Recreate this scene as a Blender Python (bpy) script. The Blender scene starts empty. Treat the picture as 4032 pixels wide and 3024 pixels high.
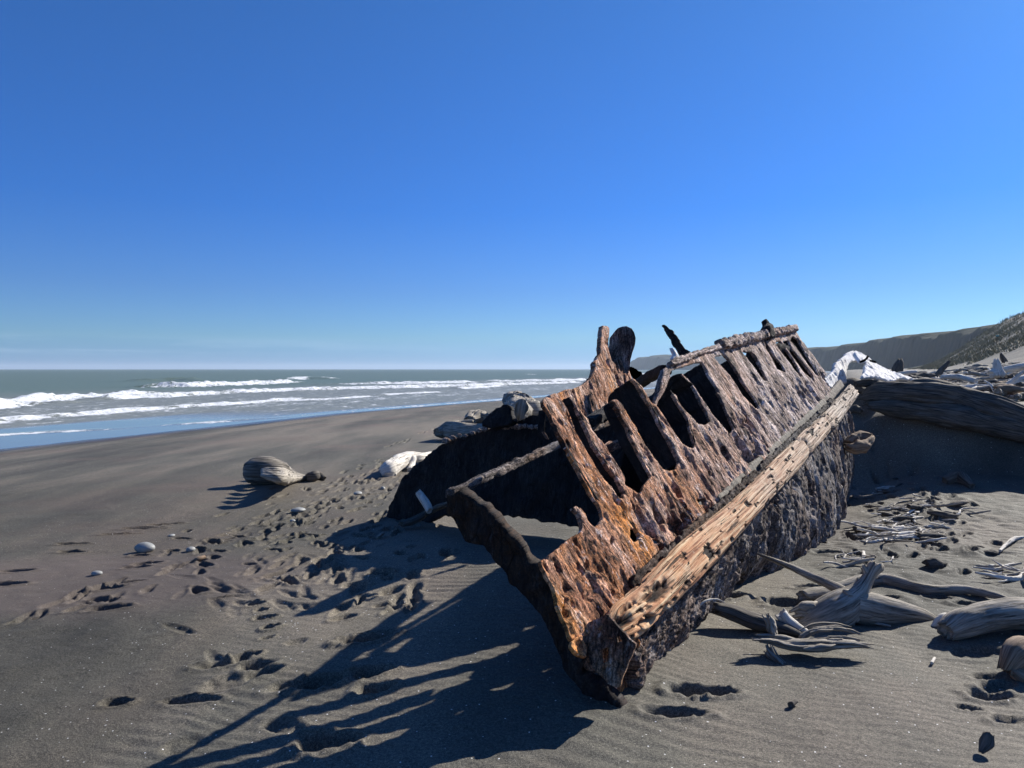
import bpy, math, random
import numpy as np
from mathutils import Vector, Matrix

# ------------------------------------------------------------------ camera, world, sun
scene = bpy.context.scene
COL = scene.collection
CAM_H = 1.6
FPX = 3000.0
PITCH = math.atan(59.0 / FPX)
cam_data = bpy.data.cameras.new("camera")
cam_data.sensor_width = 36.0
cam_data.lens = 36.0 * FPX / 4032.0
cam_data.clip_start = 0.05
cam_data.clip_end = 30000.0
cam = bpy.data.objects.new("camera", cam_data)
COL.objects.link(cam)
cam.location = (0, 0, CAM_H)
cam.rotation_euler = (math.pi / 2 - PITCH, 0, 0)
scene.camera = cam

SUN_AZ = math.radians(48.5)      # clockwise from +Y (the view direction)
SUN_EL = math.radians(31.0)
SUN_DIR = Vector((math.sin(SUN_AZ) * math.cos(SUN_EL), math.cos(SUN_AZ) * math.cos(SUN_EL), math.sin(SUN_EL)))

world = bpy.data.worlds.new("World")
scene.world = world
world.use_nodes = True
wn = world.node_tree.nodes
wl = world.node_tree.links
wn.clear()
w_out = wn.new('ShaderNodeOutputWorld')
w_bg = wn.new('ShaderNodeBackground')
w_bg.inputs['Strength'].default_value = 0.112
sky = wn.new('ShaderNodeTexSky')
sky.sky_type = 'NISHITA'
sky.sun_disc = False
sky.sun_elevation = SUN_EL
sky.sun_rotation = SUN_AZ
sky.air_density = 1.0
sky.dust_density = 0.25
sky.ozone_density = 2.2
w_tc = wn.new('ShaderNodeTexCoord')
w_map = wn.new('ShaderNodeMapping')
w_map.inputs['Scale'].default_value = (2.2, 2.2, 34.0)
w_noise = wn.new('ShaderNodeTexNoise')
w_noise.inputs['Scale'].default_value = 1.6
w_noise.inputs['Detail'].default_value = 6.0
w_noise.inputs['Roughness'].default_value = 0.6
w_ramp = wn.new('ShaderNodeValToRGB')
w_ramp.color_ramp.elements[0].position = 0.42
w_ramp.color_ramp.elements[1].position = 0.74
w_sep = wn.new('ShaderNodeSeparateXYZ')
w_band = wn.new('ShaderNodeValToRGB')            # cloud streak band by height in the sky (sin of elevation)
cr = w_band.color_ramp
cr.elements[0].position = 0.014; cr.elements[0].color = (0, 0, 0, 1)
cr.elements[1].position = 0.026; cr.elements[1].color = (1, 1, 1, 1)
e = cr.elements.new(0.040); e.color = (0, 0, 0, 1)
w_side = wn.new('ShaderNodeMapRange')
w_side.inputs['From Min'].default_value = 0.0
w_side.inputs['From Max'].default_value = -0.45
w_m1 = wn.new('ShaderNodeMath'); w_m1.operation = 'MULTIPLY'
w_m2 = wn.new('ShaderNodeMath'); w_m2.operation = 'MULTIPLY'
w_m3 = wn.new('ShaderNodeMath'); w_m3.operation = 'MULTIPLY'; w_m3.inputs[1].default_value = 0.38
w_mix = wn.new('ShaderNodeMixRGB')
w_mix.inputs['Color2'].default_value = (6.5, 7.2, 8.2, 1)
w_hsv = wn.new('ShaderNodeHueSaturation')
w_hsv.inputs['Saturation'].default_value = 1.0
w_tint = wn.new('ShaderNodeValToRGB'); ct = w_tint.color_ramp
ct.elements[0].position = 0.0; ct.elements[0].color = (.125, .315, .84, 1)
ct.elements[1].position = 0.45; ct.elements[1].color = (.150, .365, .68, 1)
for q_, c_ in ((.04, (.204, .377, .666, 1)), (.1, (.166, .323, .646, 1)), (.2, (.111, .309, .69, 1))):
    e = ct.elements.new(q_); e.color = c_
w_mul = wn.new('ShaderNodeMixRGB'); w_mul.blend_type = 'MULTIPLY'; w_mul.inputs['Fac'].default_value = 1.0
w_hsv.inputs['Value'].default_value = 1.0
wl.new(w_tc.outputs['Generated'], w_map.inputs['Vector'])
wl.new(w_map.outputs['Vector'], w_noise.inputs['Vector'])
wl.new(w_noise.outputs['Fac'], w_ramp.inputs['Fac'])
wl.new(w_tc.outputs['Generated'], w_sep.inputs[0])
wl.new(w_sep.outputs['Z'], w_band.inputs['Fac'])
wl.new(w_sep.outputs['X'], w_side.inputs['Value'])
wl.new(w_ramp.outputs['Color'], w_m1.inputs[0]); wl.new(w_band.outputs['Color'], w_m1.inputs[1])
wl.new(w_m1.outputs[0], w_m2.inputs[0]); wl.new(w_side.outputs[0], w_m2.inputs[1])
wl.new(w_m2.outputs[0], w_m3.inputs[0])
wl.new(w_m3.outputs[0], w_mix.inputs['Fac'])
wl.new(sky.outputs['Color'], w_hsv.inputs['Color'])
wl.new(w_hsv.outputs['Color'], w_mul.inputs['Color1']); wl.new(w_sep.outputs['Z'], w_tint.inputs['Fac']); wl.new(w_tint.outputs['Color'], w_mul.inputs['Color2'])
wl.new(w_mul.outputs['Color'], w_mix.inputs['Color1'])
wl.new(w_mix.outputs['Color'], w_bg.inputs['Color'])
wl.new(w_bg.outputs[0], w_out.inputs['Surface'])

sun_data = bpy.data.lights.new("sun", 'SUN')
sun_data.energy = 5.0
sun_data.angle = math.radians(0.53)
sun_data.color = (1.0, 0.95, 0.87)
sun = bpy.data.objects.new("sun", sun_data)
COL.objects.link(sun)
sun.rotation_euler = SUN_DIR.to_track_quat('Z', 'Y').to_euler()
sun.location = (40, 30, 40)

scene.view_settings.view_transform = 'Standard'
scene.view_settings.look = 'None'
scene.view_settings.exposure = 0.65
scene.view_settings.gamma = 1.0

# ------------------------------------------------------------------ photo point -> ray -> world
CP, SP = math.cos(PITCH), math.sin(PITCH)
def ray(x, y):
    dx = (x - 2016.0) / FPX
    dy = -(y - 1512.0) / FPX
    return np.array([dx, CP + dy * SP, -SP + dy * CP])
C0 = np.array([0, 0, CAM_H])
def uy(x, y, Y):
    r = ray(x, y)
    return C0 + r * (Y / r[1])
def onplane(x, y, p, n):
    r = ray(x, y)
    return C0 + r * (np.dot(np.array(p) - C0, n) / np.dot(r, n))
def nrm(v):
    v = np.array(v, dtype=float)
    return v / np.linalg.norm(v)

# reference windows (origin x, origin y, scale) used while measuring
WIN = {'A': (2000, 1500, .36166), 'B': (2600, 1250, .36166), 'C': (2200, 1250, .27125), 'D': (2000, 2000, .36166),
       'E': (1500, 1500, .36166), 'F': (2500, 1700, .36166), 'G': (3100, 1150, .4219), 'H': (1700, 1950, .5425),
       'J': (2600, 1900, .64738), 'V': (0, 0, 1.82278), 'L': (0, 1300, .72333)}
def W(k, *pts):
    ox, oy, s = WIN[k]
    return [(ox + a * s, oy + b * s) for a, b in pts]

# ------------------------------------------------------------------ numpy noise
_rng = np.random.RandomState(11)
_T = _rng.rand(1 << 16)
def _h(ix, iy, iz):
    return _T[(ix * 73856093 ^ iy * 19349663 ^ iz * 83492791) & 0xFFFF]
def vn(x, y, z=0.0):
    x = np.asarray(x, float); y = np.asarray(y, float)
    z = np.broadcast_to(np.asarray(z, float), x.shape)
    ix = np.floor(x).astype(np.int64); iy = np.floor(y).astype(np.int64); iz = np.floor(z).astype(np.int64)
    fx = x - ix; fy = y - iy; fz = z - iz
    fx = fx * fx * (3 - 2 * fx); fy = fy * fy * (3 - 2 * fy); fz = fz * fz * (3 - 2 * fz)
    def L(a, b, t): return a + (b - a) * t
    return L(L(L(_h(ix, iy, iz), _h(ix + 1, iy, iz), fx), L(_h(ix, iy + 1, iz), _h(ix + 1, iy + 1, iz), fx), fy),
             L(L(_h(ix, iy, iz + 1), _h(ix + 1, iy, iz + 1), fx), L(_h(ix, iy + 1, iz + 1), _h(ix + 1, iy + 1, iz + 1), fx), fy), fz) * 2 - 1
def fbm(x, y, z=0.0, o=4):
    a = 0; s = 1.0; t = 0
    for k in range(o):
        f = 2.03 ** k
        a = a + s * vn(np.asarray(x) * f + 17.3 * k, np.asarray(y) * f - 9.1 * k, np.asarray(z) * f + 3.7 * k); t += s; s *= .5
    return a / t
def ss(a, b, x):
    t = np.clip((np.asarray(x, float) - a) / (b - a), 0, 1)
    return t * t * (3 - 2 * t)

# ------------------------------------------------------------------ mesh helpers
def set_props(o, label=None, cat=None, group=None, kind=None):
    if label: o['label'] = label
    if cat: o['category'] = cat
    if group: o['group'] = group
    if kind: o['kind'] = kind
    return o
def mk(name, V, F, mat, parent=None, uv=None, smooth=False, attr=None):
    me = bpy.data.meshes.new(name)
    V = np.asarray(V, dtype=np.float32)
    if isinstance(F, np.ndarray):
        n, k = F.shape
        me.vertices.add(len(V)); me.vertices.foreach_set('co', V.ravel())
        me.loops.add(n * k); me.loops.foreach_set('vertex_index', F.astype(np.int32).ravel())
        me.polygons.add(n)
        me.polygons.foreach_set('loop_start', np.arange(0, n * k, k, dtype=np.int32))
        me.polygons.foreach_set('loop_total', np.full(n, k, dtype=np.int32))
        me.update(calc_edges=True)
    else:
        me.from_pydata([tuple(map(float, v)) for v in V], [], F)
        me.update()
    if uv is not None:
        lay = me.uv_layers.new(name='UVMap')
        idx = np.empty(len(me.loops), dtype=np.int32)
        me.loops.foreach_get('vertex_index', idx)
        lay.data.foreach_set('uv', np.asarray(uv, dtype=np.float32)[idx].ravel())
    if attr:
        for an, av in attr.items():
            a = me.attributes.new(an, 'FLOAT', 'POINT')
            a.data.foreach_set('value', np.asarray(av, dtype=np.float32))
    if smooth:
        me.polygons.foreach_set('use_smooth', np.ones(len(me.polygons), dtype=bool))
    if mat is not None:
        me.materials.append(mat)
    o = bpy.data.objects.new(name, me)
    COL.objects.link(o)
    if parent is not None:
        o.parent = parent
        o.matrix_parent_inverse = Matrix.Translation(-Vector(parent.location))
    return o
def empty(name, loc):
    o = bpy.data.objects.new(name, None)
    o.empty_display_size = 0.2
    o.location = loc
    COL.objects.link(o)
    return o

def poly_sd(P, poly):
    """signed distance, positive inside"""
    poly = np.asarray(poly, float)
    d = np.full(len(P), 1e9)
    inside = np.zeros(len(P), bool)
    n = len(poly)
    for i in range(n):
        a = poly[i]; b = poly[(i + 1) % n]
        ab = b - a
        L2 = max(ab @ ab, 1e-12)
        t = np.clip(((P - a) @ ab) / L2, 0, 1)
        q = P - a - t[:, None] * ab
        d = np.minimum(d, q[:, 0] ** 2 + q[:, 1] ** 2)
        c = (a[1] > P[:, 1]) != (b[1] > P[:, 1])
        den = b[1] - a[1] if abs(b[1] - a[1]) > 1e-12 else 1e-12
        inside ^= c & (P[:, 0] < (b[0] - a[0]) * (P[:, 1] - a[1]) / den + a[0])
    d = np.sqrt(d)
    return np.where(inside, d, -d)

class Plane:
    def __init__(self, p, n, s):
        self.p = np.array(p, float); self.n = nrm(n)
        s = np.array(s, float); s = s - self.n * (s @ self.n)
        self.s = nrm(s); self.t = np.cross(self.n, self.s)
        if self.t[2] < 0: self.t = -self.t
    def st(self, px):
        out = []
        for x, y in px:
            q = onplane(x, y, self.p, self.n) - self.p
            out.append((q @ self.s, q @ self.t))
        return out
    def xyz(self, s, t, h=0):
        return self.p + np.multiply.outer(s, self.s) + np.multiply.outer(t, self.t) + np.multiply.outer(h, self.n)

def sheet(name, PL, polys, holes, res, thick, disp, mat, parent=None, edge=0.006, efreq=30, bend=None, seed=0, union_st=None):
    """solid corroded sheet: union of outlines minus holes on a plane, real thickness and relief"""
    ps = [PL.st(p) for p in polys] + (union_st or [])
    hs = [PL.st(h) for h in holes]
    allp = np.array([q for p in ps for q in p])
    s0, t0 = allp.min(0) - .03; s1, t1 = allp.max(0) + .03
    if callable(res):
        g = [s0]
        while g[-1] < s1: g.append(g[-1] + res(g[-1]))
        S = np.array(g); T = np.arange(t0, t1, res(s0) * 1.15)
    else:
        S = np.arange(s0, s1, res); T = np.arange(t0, t1, res)
    ns, nt = len(S), len(T)
    gs, gt = np.meshgrid(S, T, indexing='ij')
    P = np.stack([gs.ravel(), gt.ravel()], 1)
    sd = np.full(len(P), -1e9)
    for p in ps: sd = np.maximum(sd, poly_sd(P, p))
    for h in hs: sd = np.minimum(sd, -poly_sd(P, h))
    sd = sd - .35 * edge + edge * fbm(P[:, 0] * efreq, P[:, 1] * efreq, seed + .5, 3)
    D = sd.reshape(ns, nt)
    cell = (D[:-1, :-1] + D[1:, :-1] + D[:-1, 1:] + D[1:, 1:]) > 0
    dS = np.gradient(S); dT = np.gradient(T)
    gx = np.gradient(D, axis=0) / dS[:, None]; gy = np.gradient(D, axis=1) / dT[None, :]
    g2 = np.maximum(gx ** 2 + gy ** 2, .25)
    cnt = np.zeros((ns, nt), int)
    cnt[:-1, :-1] += cell; cnt[1:, :-1] += cell; cnt[:-1, 1:] += cell; cnt[1:, 1:] += cell
    bd = (cnt > 0) & (cnt < 4)
    lim = 0.6 * dS[:, None]
    mvx = np.clip(-D * gx / g2, -lim, lim) * bd; mvy = np.clip(-D * gy / g2, -lim, lim) * bd
    s = (gs + mvx).ravel(); t = (gt + mvy).ravel()
    used = (cnt > 0).ravel()
    idx = -np.ones(ns * nt, int); idx[used] = np.arange(used.sum())
    s = s[used]; t = t[used]; dd = np.maximum(D.ravel()[used], 0)
    h = disp(s, t) * ss(0, .02, dd)
    b = bend(s, t) if bend else 0
    nv = len(s)
    back = np.minimum(h - thick * .5, -thick) + .006 * fbm(s * 14, t * 14, 5.5, 2)
    V = np.concatenate([PL.xyz(s, t, h + b), PL.xyz(s, t, back + b)])
    uv = np.concatenate([np.stack([s, t], 1)] * 2)
    ii = np.arange(ns * nt).reshape(ns, nt)
    a = idx[ii[:-1, :-1][cell]]; bb = idx[ii[1:, :-1][cell]]; c = idx[ii[1:, 1:][cell]]; d = idx[ii[:-1, 1:][cell]]
    F = [np.stack([a, bb, c, d], 1), np.stack([d, c, bb, a], 1) + nv]
    pad = np.zeros((ns + 1, nt + 1), bool); pad[1:ns, 1:nt] = cell
    # walls along boundary edges
    e0 = []; 
    i, j = np.where(pad[1:ns, 1:nt] & ~pad[0:ns - 1, 1:nt]); e0.append((idx[ii[i, j + 1]], idx[ii[i, j]]))
    i, j = np.where(pad[1:ns, 1:nt] & ~pad[2:ns + 1, 1:nt]); e0.append((idx[ii[i + 1, j]], idx[ii[i + 1, j + 1]]))
    i, j = np.where(pad[1:ns, 1:nt] & ~pad[1:ns, 0:nt - 1]); e0.append((idx[ii[i, j]], idx[ii[i + 1, j]]))
    i, j = np.where(pad[1:ns, 1:nt] & ~pad[1:ns, 2:nt + 1]); e0.append((idx[ii[i + 1, j + 1]], idx[ii[i, j + 1]]))
    for p, q in e0:
        F.append(np.stack([q, p, p + nv, q + nv], 1))
    F = np.concatenate(F)
    if np.dot(np.cross(PL.s, PL.t), PL.n) < 0: F = F[:, ::-1]
    return mk(name, V, F, mat, parent, uv=uv)

def catmull(P, n):
    P = np.asarray(P, float)
    Q = np.vstack([2 * P[0] - P[1], P, 2 * P[-1] - P[-2]])
    seg = np.linalg.norm(np.diff(P[:, :3], axis=0), axis=1); cum = np.concatenate([[0], np.cumsum(seg)])
    out = []
    for v in np.linspace(0, cum[-1], n):
        k = min(max(np.searchsorted(cum, v, side='right') - 1, 0), len(P) - 2)
        t = (v - cum[k]) / max(seg[k], 1e-9)
        p0, p1, p2, p3 = Q[k], Q[k + 1], Q[k + 2], Q[k + 3]
        out.append(.5 * ((2 * p1) + (-p0 + p2) * t + (2 * p0 - 5 * p1 + 4 * p2 - p3) * t * t + (-p0 + 3 * p1 - 3 * p2 + p3) * t ** 3))
    return np.array(out), cum[-1]

def tube_geo(pts, radii, seed=0, K=20, step=None, flat=1.0, up=(0, 0, 1), rough=.10, grain=.03, jag=.5, gfreq=5.0, off=0):
    """tapered, noisy, grained limb; pts 3-D, radii per point; returns V, F, uv"""
    pr = np.column_stack([np.asarray(pts, float), np.asarray(radii, float)])
    L = np.linalg.norm(np.diff(pr[:, :3], axis=0), axis=1).sum()
    rm = float(np.mean(radii))
    step = step or rm * .35
    n = int(np.clip(L / step, 8, 420))
    C, L = catmull(pr, n)
    R = np.maximum(C[:, 3], .15 * rm * .2 + 1e-4); C = C[:, :3]
    T = np.gradient(C, axis=0); T /= np.maximum(np.linalg.norm(T, axis=1), 1e-9)[:, None]
    up = nrm(up)
    side = np.cross(T, up); bad = np.linalg.norm(side, axis=1) < .05
    side[bad] = np.cross(T[bad], nrm((1, .3, .2)))
    side /= np.linalg.norm(side, axis=1)[:, None]
    for i in range(1, n):
        if side[i] @ side[i - 1] < 0: side[i] = -side[i]
    upv = np.cross(side, T)
    th = np.linspace(0, 2 * np.pi, K, endpoint=False)
    ct, st = np.cos(th), np.sin(th)
    l = np.linspace(0, L, n)
    c2, s2 = np.meshgrid(ct, l / max(rm, 1e-3)); c3, _ = np.meshgrid(st, l)
    rn = 1 + rough * 1.6 * fbm(c2 * .8 + seed * 3.1, c3 * .8 + seed, s2 * .35, 3) + grain * vn(c2 * gfreq + seed, c3 * gfreq, s2 * .22) + grain * .6 * vn(c2 * gfreq * 2.3 + seed, c3 * gfreq * 2.3, s2 * .4)
    rr = R[:, None] * rn
    V = C[:, None, :] + side[:, None, :] * (rr * ct)[:, :, None] + upv[:, None, :] * (rr * st * flat)[:, :, None]
    # jagged ends
    for e, sg in ((0, -1), (n - 1, 1)):
        jj = jag * R[e] * (vn(ct * 3 + seed, st * 3, e * 1.7) + .3)
        V[e] += sg * T[e] * jj[:, None]
    V = V.reshape(-1, 3)
    uv = np.stack([np.repeat(l, K), np.tile(th * rm, n)], 1)
    i = np.arange(n - 1)[:, None]; j = np.arange(K)[None, :]; j2 = (j + 1) % K
    F = np.stack([i * K + j, i * K + j2, (i + 1) * K + j2, (i + 1) * K + j], 2).reshape(-1, 4)
    # caps: two shrinking rings each, all quads
    capsV = []; capsF = []; base = len(V)
    for e, sg in ((0, -1), (n - 1, 1)):
        prev = np.arange(K) + e * K
        for q, (sc, ax) in enumerate(((.90, .02), (.55, -.06), (.02, -.12))):
            ring = C[e] + (V[prev if q == 0 else np.arange(K) + e * K] - C[e]) * sc
            ring = ring + sg * T[e] * (R[e] * (ax + .25 * jag * vn(ct * 2.5 + q, st * 2.5, seed + e)))[:, None]
            capsV.append(ring); cur = base + np.arange(K); base += K
            a, b_, c_, d_ = prev, np.roll(prev, -1), np.roll(cur, -1), cur
            Fq = np.stack([a, b_, c_, d_], 1) if sg > 0 else np.stack([d_, c_, b_, a], 1)
            capsF.append(Fq); prev = cur
    V = np.vstack([V] + capsV); F = np.vstack([F] + capsF)
    uv = np.vstack([uv, np.zeros((len(V) - len(uv), 2))])
    k6 = np.arange(len(V) - n * K)
    uv[n * K:, 0] = (k6 % K) * .004; uv[n * K:, 1] = (k6 // K) * .01
    return V, F + off, uv
def merge(parts):
    V = []; F = []; U = []; o = 0
    for v, f, u in parts:
        V.append(v); F.append(f + o); U.append(u); o += len(v)
    return np.vstack(V), np.vstack(F), np.vstack(U)
def limbs(name, specs, mat, parent=None, smooth=True):
    V, F, U = merge([tube_geo(**s) for s in specs])
    return mk(name, V, F, mat, parent, uv=U, smooth=smooth)
def stone_geo(c, r, seed, n=18, rough=.12):
    """closed pebble: r = (rx, ry, rz)"""
    u = np.linspace(0, 2 * np.pi, n, endpoint=False); w = np.linspace(.02, np.pi - .02, n // 2 + 2)
    uu, ww = np.meshgrid(u, w)
    x = np.cos(uu) * np.sin(ww); y = np.sin(uu) * np.sin(ww); z = np.cos(ww)
    k = 1 + rough * fbm(x * 1.3 + seed, y * 1.3, z * 1.3, 3)
    V = np.stack([c[0] + r[0] * x * k, c[1] + r[1] * y * k, c[2] + r[2] * z * k], 2).reshape(-1, 3)
    m = len(w)
    i = np.arange(m - 1)[:, None]; j = np.arange(n)[None, :]; j2 = (j + 1) % n
    F = np.stack([i * n + j, (i + 1) * n + j, (i + 1) * n + j2, i * n + j2], 2).reshape(-1, 4)
    return V, F, np.stack([uu.ravel(), ww.ravel()], 1)

# ------------------------------------------------------------------ material helpers
class NT:
    def __init__(self, name):
        self.m = bpy.data.materials.new(name); self.m.use_nodes = True
        self.n = self.m.node_tree.nodes; self.l = self.m.node_tree.links
        self.n.clear()
        self.out = self.n.new('ShaderNodeOutputMaterial')
        self.b = self.n.new('ShaderNodeBsdfPrincipled')
        self.l.new(self.b.outputs[0], self.out.inputs['Surface'])
    def coord(self, kind, scale=(1, 1, 1), rot=(0, 0, 0)):
        if kind == 'Position':
            g = self.n.new('ShaderNodeNewGeometry'); s = g.outputs['Position']
        else:
            g = self.n.new('ShaderNodeTexCoord'); s = g.outputs[kind]
        m = self.n.new('ShaderNodeMapping'); m.inputs['Scale'].default_value = scale; m.inputs['Rotation'].default_value = rot
        self.l.new(s, m.inputs['Vector']); return m.outputs['Vector']
    def noise(self, vec, scale, detail=5, rough=.55, dist=0):
        t = self.n.new('ShaderNodeTexNoise'); t.inputs['Scale'].default_value = scale
        t.inputs['Detail'].default_value = detail; t.inputs['Roughness'].default_value = rough; t.inputs['Distortion'].default_value = dist
        self.l.new(vec, t.inputs['Vector']); return t.outputs['Fac']
    def voro(self, vec, scale, out='Distance', feature='F1'):
        t = self.n.new('ShaderNodeTexVoronoi'); t.inputs['Scale'].default_value = scale; t.feature = feature
        self.l.new(vec, t.inputs['Vector']); return t.outputs[out]
    def ramp(self, fac, stops, interp='LINEAR'):
        r = self.n.new('ShaderNodeValToRGB'); r.color_ramp.interpolation = interp
        el = r.color_ramp.elements
        while len(el) < len(stops): el.new(.5)
        for e, (p, c) in zip(el, stops):
            e.position = p; e.color = (c, c, c, 1) if not isinstance(c, (tuple, list)) else (*c, 1)
        self.l.new(fac, r.inputs['Fac']); return r.outputs['Color']
    def mix(self, fac, a, b, mode='MIX'):
        m = self.n.new('ShaderNodeMixRGB'); m.blend_type = mode
        for k, v in (('Fac', fac), ('Color1', a), ('Color2', b)):
            if isinstance(v, (int, float)): m.inputs[k].default_value = v if k == 'Fac' else (v, v, v, 1)
            elif isinstance(v, tuple): m.inputs[k].default_value = (*v, 1)
            else: self.l.new(v, m.inputs[k])
        return m.outputs['Color']
    def math(self, op, a, b=None, clamp=False):
        m = self.n.new('ShaderNodeMath'); m.operation = op; m.use_clamp = clamp
        for i, v in enumerate((a, b)):
            if v is None: continue
            if isinstance(v, (int, float)): m.inputs[i].default_value = v
            else: self.l.new(v, m.inputs[i])
        return m.outputs[0]
    def maprange(self, v, a, b, c=0., d=1.):
        m = self.n.new('ShaderNodeMapRange'); self.l.new(v, m.inputs['Value'])
        for k, x in zip(('From Min', 'From Max', 'To Min', 'To Max'), (a, b, c, d)): m.inputs[k].default_value = x
        return m.outputs[0]
    def sep(self, vec):
        s = self.n.new('ShaderNodeSeparateXYZ'); self.l.new(vec, s.inputs[0]); return s.outputs
    def attr(self, name):
        a = self.n.new('ShaderNodeAttribute'); a.attribute_name = name; return a.outputs['Fac']
    def bump(self, h, strength, dist, prev=None):
        b = self.n.new('ShaderNodeBump'); b.inputs['Strength'].default_value = strength; b.inputs['Distance'].default_value = dist
        self.l.new(h, b.inputs['Height'])
        if prev is not None: self.l.new(prev, b.inputs['Normal'])
        return b.outputs['Normal']
    def fin(self, color=None, rough=.85, normal=None, spec=.3):
        if color is not None:
            if isinstance(color, tuple): self.b.inputs['Base Color'].default_value = (*color, 1)
            else: self.l.new(color, self.b.inputs['Base Color'])
        if isinstance(rough, (int, float)): self.b.inputs['Roughness'].default_value = rough
        else: self.l.new(rough, self.b.inputs['Roughness'])
        if normal is not None: self.l.new(normal, self.b.inputs['Normal'])
        if not self.b.inputs['Specular IOR Level'].is_linked: self.b.inputs['Specular IOR Level'].default_value = spec
        return self.m

SHORE_ROT = math.radians(25)
def mat_sand():
    k = NT('black_sand')
    p = k.coord('Position')
    ps = k.coord('Position', (1, 1, 1), (0, 0, SHORE_ROT))
    st = k.coord('Position', (.55, .12, .55), (0, 0, SHORE_ROT + .05))
    big = k.noise(st, 1.0, 5, .6)
    base = k.ramp(big, [(.36, (.058, .055, .044)), (.48, (.100, .093, .073)), (.60, (.160, .138, .106))])
    # brownish iron-rich patches
    pn = k.noise(p, .33, 3, .6)
    base = k.mix(k.ramp(pn, [(.5, 0.), (.68, .55)]), base, (.140, .102, .082))
    # grain speckle
    g = k.noise(p, 260, 2, .7)
    base = k.mix(1.0, base, k.ramp(g, [(.32, .45), (.5, .95), (.70, 1.9)]), 'MULTIPLY')
    g2 = k.noise(p, 75, 3, .8)
    base = k.mix(1.0, base, k.ramp(g2, [(.34, .52), (.5, 1.0), (.66, 1.6)]), 'MULTIPLY')
    # shell and mica flecks, sparse
    v = k.voro(p, 30)
    fl = k.ramp(v, [(.085, 1.), (.13, 0.)])
    sel = k.ramp(k.voro(p, 30, 'Color'), [(.66, 0.), (.72, 1.)])
    fl = k.math('MULTIPLY', fl, sel)
    base = k.mix(fl, base, (.9, .89, .86))
    v2 = k.voro(p, 9)
    fl2 = k.math('MULTIPLY', k.ramp(v2, [(.035, 1.), (.05, 0.)]), k.ramp(k.voro(p, 9, 'Color'), [(.55, 0.), (.6, 1.)]))
    base = k.mix(fl2, base, (.6, .59, .57))
    damp = k.attr('damp')
    base = k.mix(damp, base, k.mix(1.0, base, (.72, .71, .69), 'MULTIPLY'))
    base = k.mix(k.attr('rosy'), base, (.128, .096, .084))
    wet = k.attr('wet')
    base = k.mix(wet, base, k.mix(1.0, base, .52, 'MULTIPLY'))
    grass = k.attr('grass')
    gm = k.math('MULTIPLY', grass, k.ramp(k.noise(p, .9, 5, .7), [(.30, 0.), (.45, 1.)]))
    gc = k.ramp(k.noise(p, 2.5, 5, .7), [(.3, (.060, .056, .034)), (.6, (.14, .125, .080))])
    base = k.mix(gm, base, gc)
    # wind ripples
    dry = k.math('SUBTRACT', 1.0, wet)
    rp = k.coord('Position', (1, 1, 1), (0, 0, math.radians(-68)))
    wv = k.n.new('ShaderNodeTexWave'); wv.wave_type = 'BANDS'; wv.bands_direction = 'X'
    wv.inputs['Scale'].default_value = 4.6; wv.inputs['Distortion'].default_value = 9.0; wv.inputs['Detail'].default_value = 3
    wv.inputs['Detail Scale'].default_value = .55
    k.l.new(rp, wv.inputs['Vector'])
    rm = k.math('MULTIPLY', wv.outputs['Fac'], k.math('MULTIPLY', k.math('SUBTRACT', dry, k.math('MULTIPLY', k.attr('damp'), .8)), k.ramp(k.noise(p, .7, 2), [(.38, .15), (.6, 1.)])))
    b = k.bump(rm, .24, .010)
    b = k.bump(g2, .6, .008, b)
    b = k.bump(g, .9, .003, b)
    rough = k.maprange(wet, 0, 1, .82, .22)
    return k.fin(base, rough, b, .35)

def rust_base(k, vec2, vec3, dark=1.0, grey=None):
    n1 = k.noise(vec2, 7, 6, .68, .4)
    n2 = k.math('ADD', k.math('MULTIPLY', k.noise(vec3, 34, 4, .75), .32), k.math('MULTIPLY', k.noise(vec2, 17, 6, .75, .8), .68))
    n3 = k.noise(vec2, 2.2, 4, .6)
    c = k.ramp(n1, [(.30, (.030, .017, .012)), (.39, (.13, .058, .034)), (.47, (.32, .155, .085)), (.54, (.44, .26, .175)), (.61, (.54, .40, .33)), (.72, (.26, .20, .17))])
    oran = k.ramp(n3, [(.50, 0.), (.58, .85)])
    if dark == 1.0: oran = k.math('ADD', oran, k.math('MULTIPLY', k.maprange(k.sep(vec3)[1], 3.4, 6.5, .5, 0.), k.ramp(k.noise(vec2, 5, 4, .6), [(.42, 0.), (.56, 1.)])), clamp=True)
    c = k.mix(oran, c, k.ramp(n1, [(.35, (.15, .050, .016)), (.5, (.60, .25, .055)), (.65, (.44, .27, .13))]))
    if grey is not None:
        gc = k.ramp(n1, [(.30, (.045, .036, .030)), (.42, (.20, .160, .138)), (.52, (.42, .365, .335)), (.64, (.68, .63, .60))])
        c = k.mix(grey, c, gc)
    c = k.mix(k.ramp(n2, [(.555, 0.), (.61, .85)]), c, (.70, .62, .58))
    c = k.mix(k.ramp(n2, [(.40, .95), (.46, 0.)]), c, (.022, .016, .014))
    sp = k.ramp(k.noise(vec3, 95, 3, .8), [(.36, .30), (.5, 1.0), (.64, 1.65)])
    stq = k.ramp(k.noise(k.coord('UV', (1, .16, 1)), 60, 4, .7), [(.38, .35), (.5, 1.0), (.62, 1.45)])
    c = k.mix(1.0, k.mix(1.0, c, sp, 'MULTIPLY'), stq, 'MULTIPLY')
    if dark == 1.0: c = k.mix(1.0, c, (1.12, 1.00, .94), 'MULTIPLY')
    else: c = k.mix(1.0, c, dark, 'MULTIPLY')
    if dark < .15: c = k.mix(.6, c, (.016, .016, .018))  # darkest copies pulled to neutral black to read as shade
    return c, n1, n2
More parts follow.
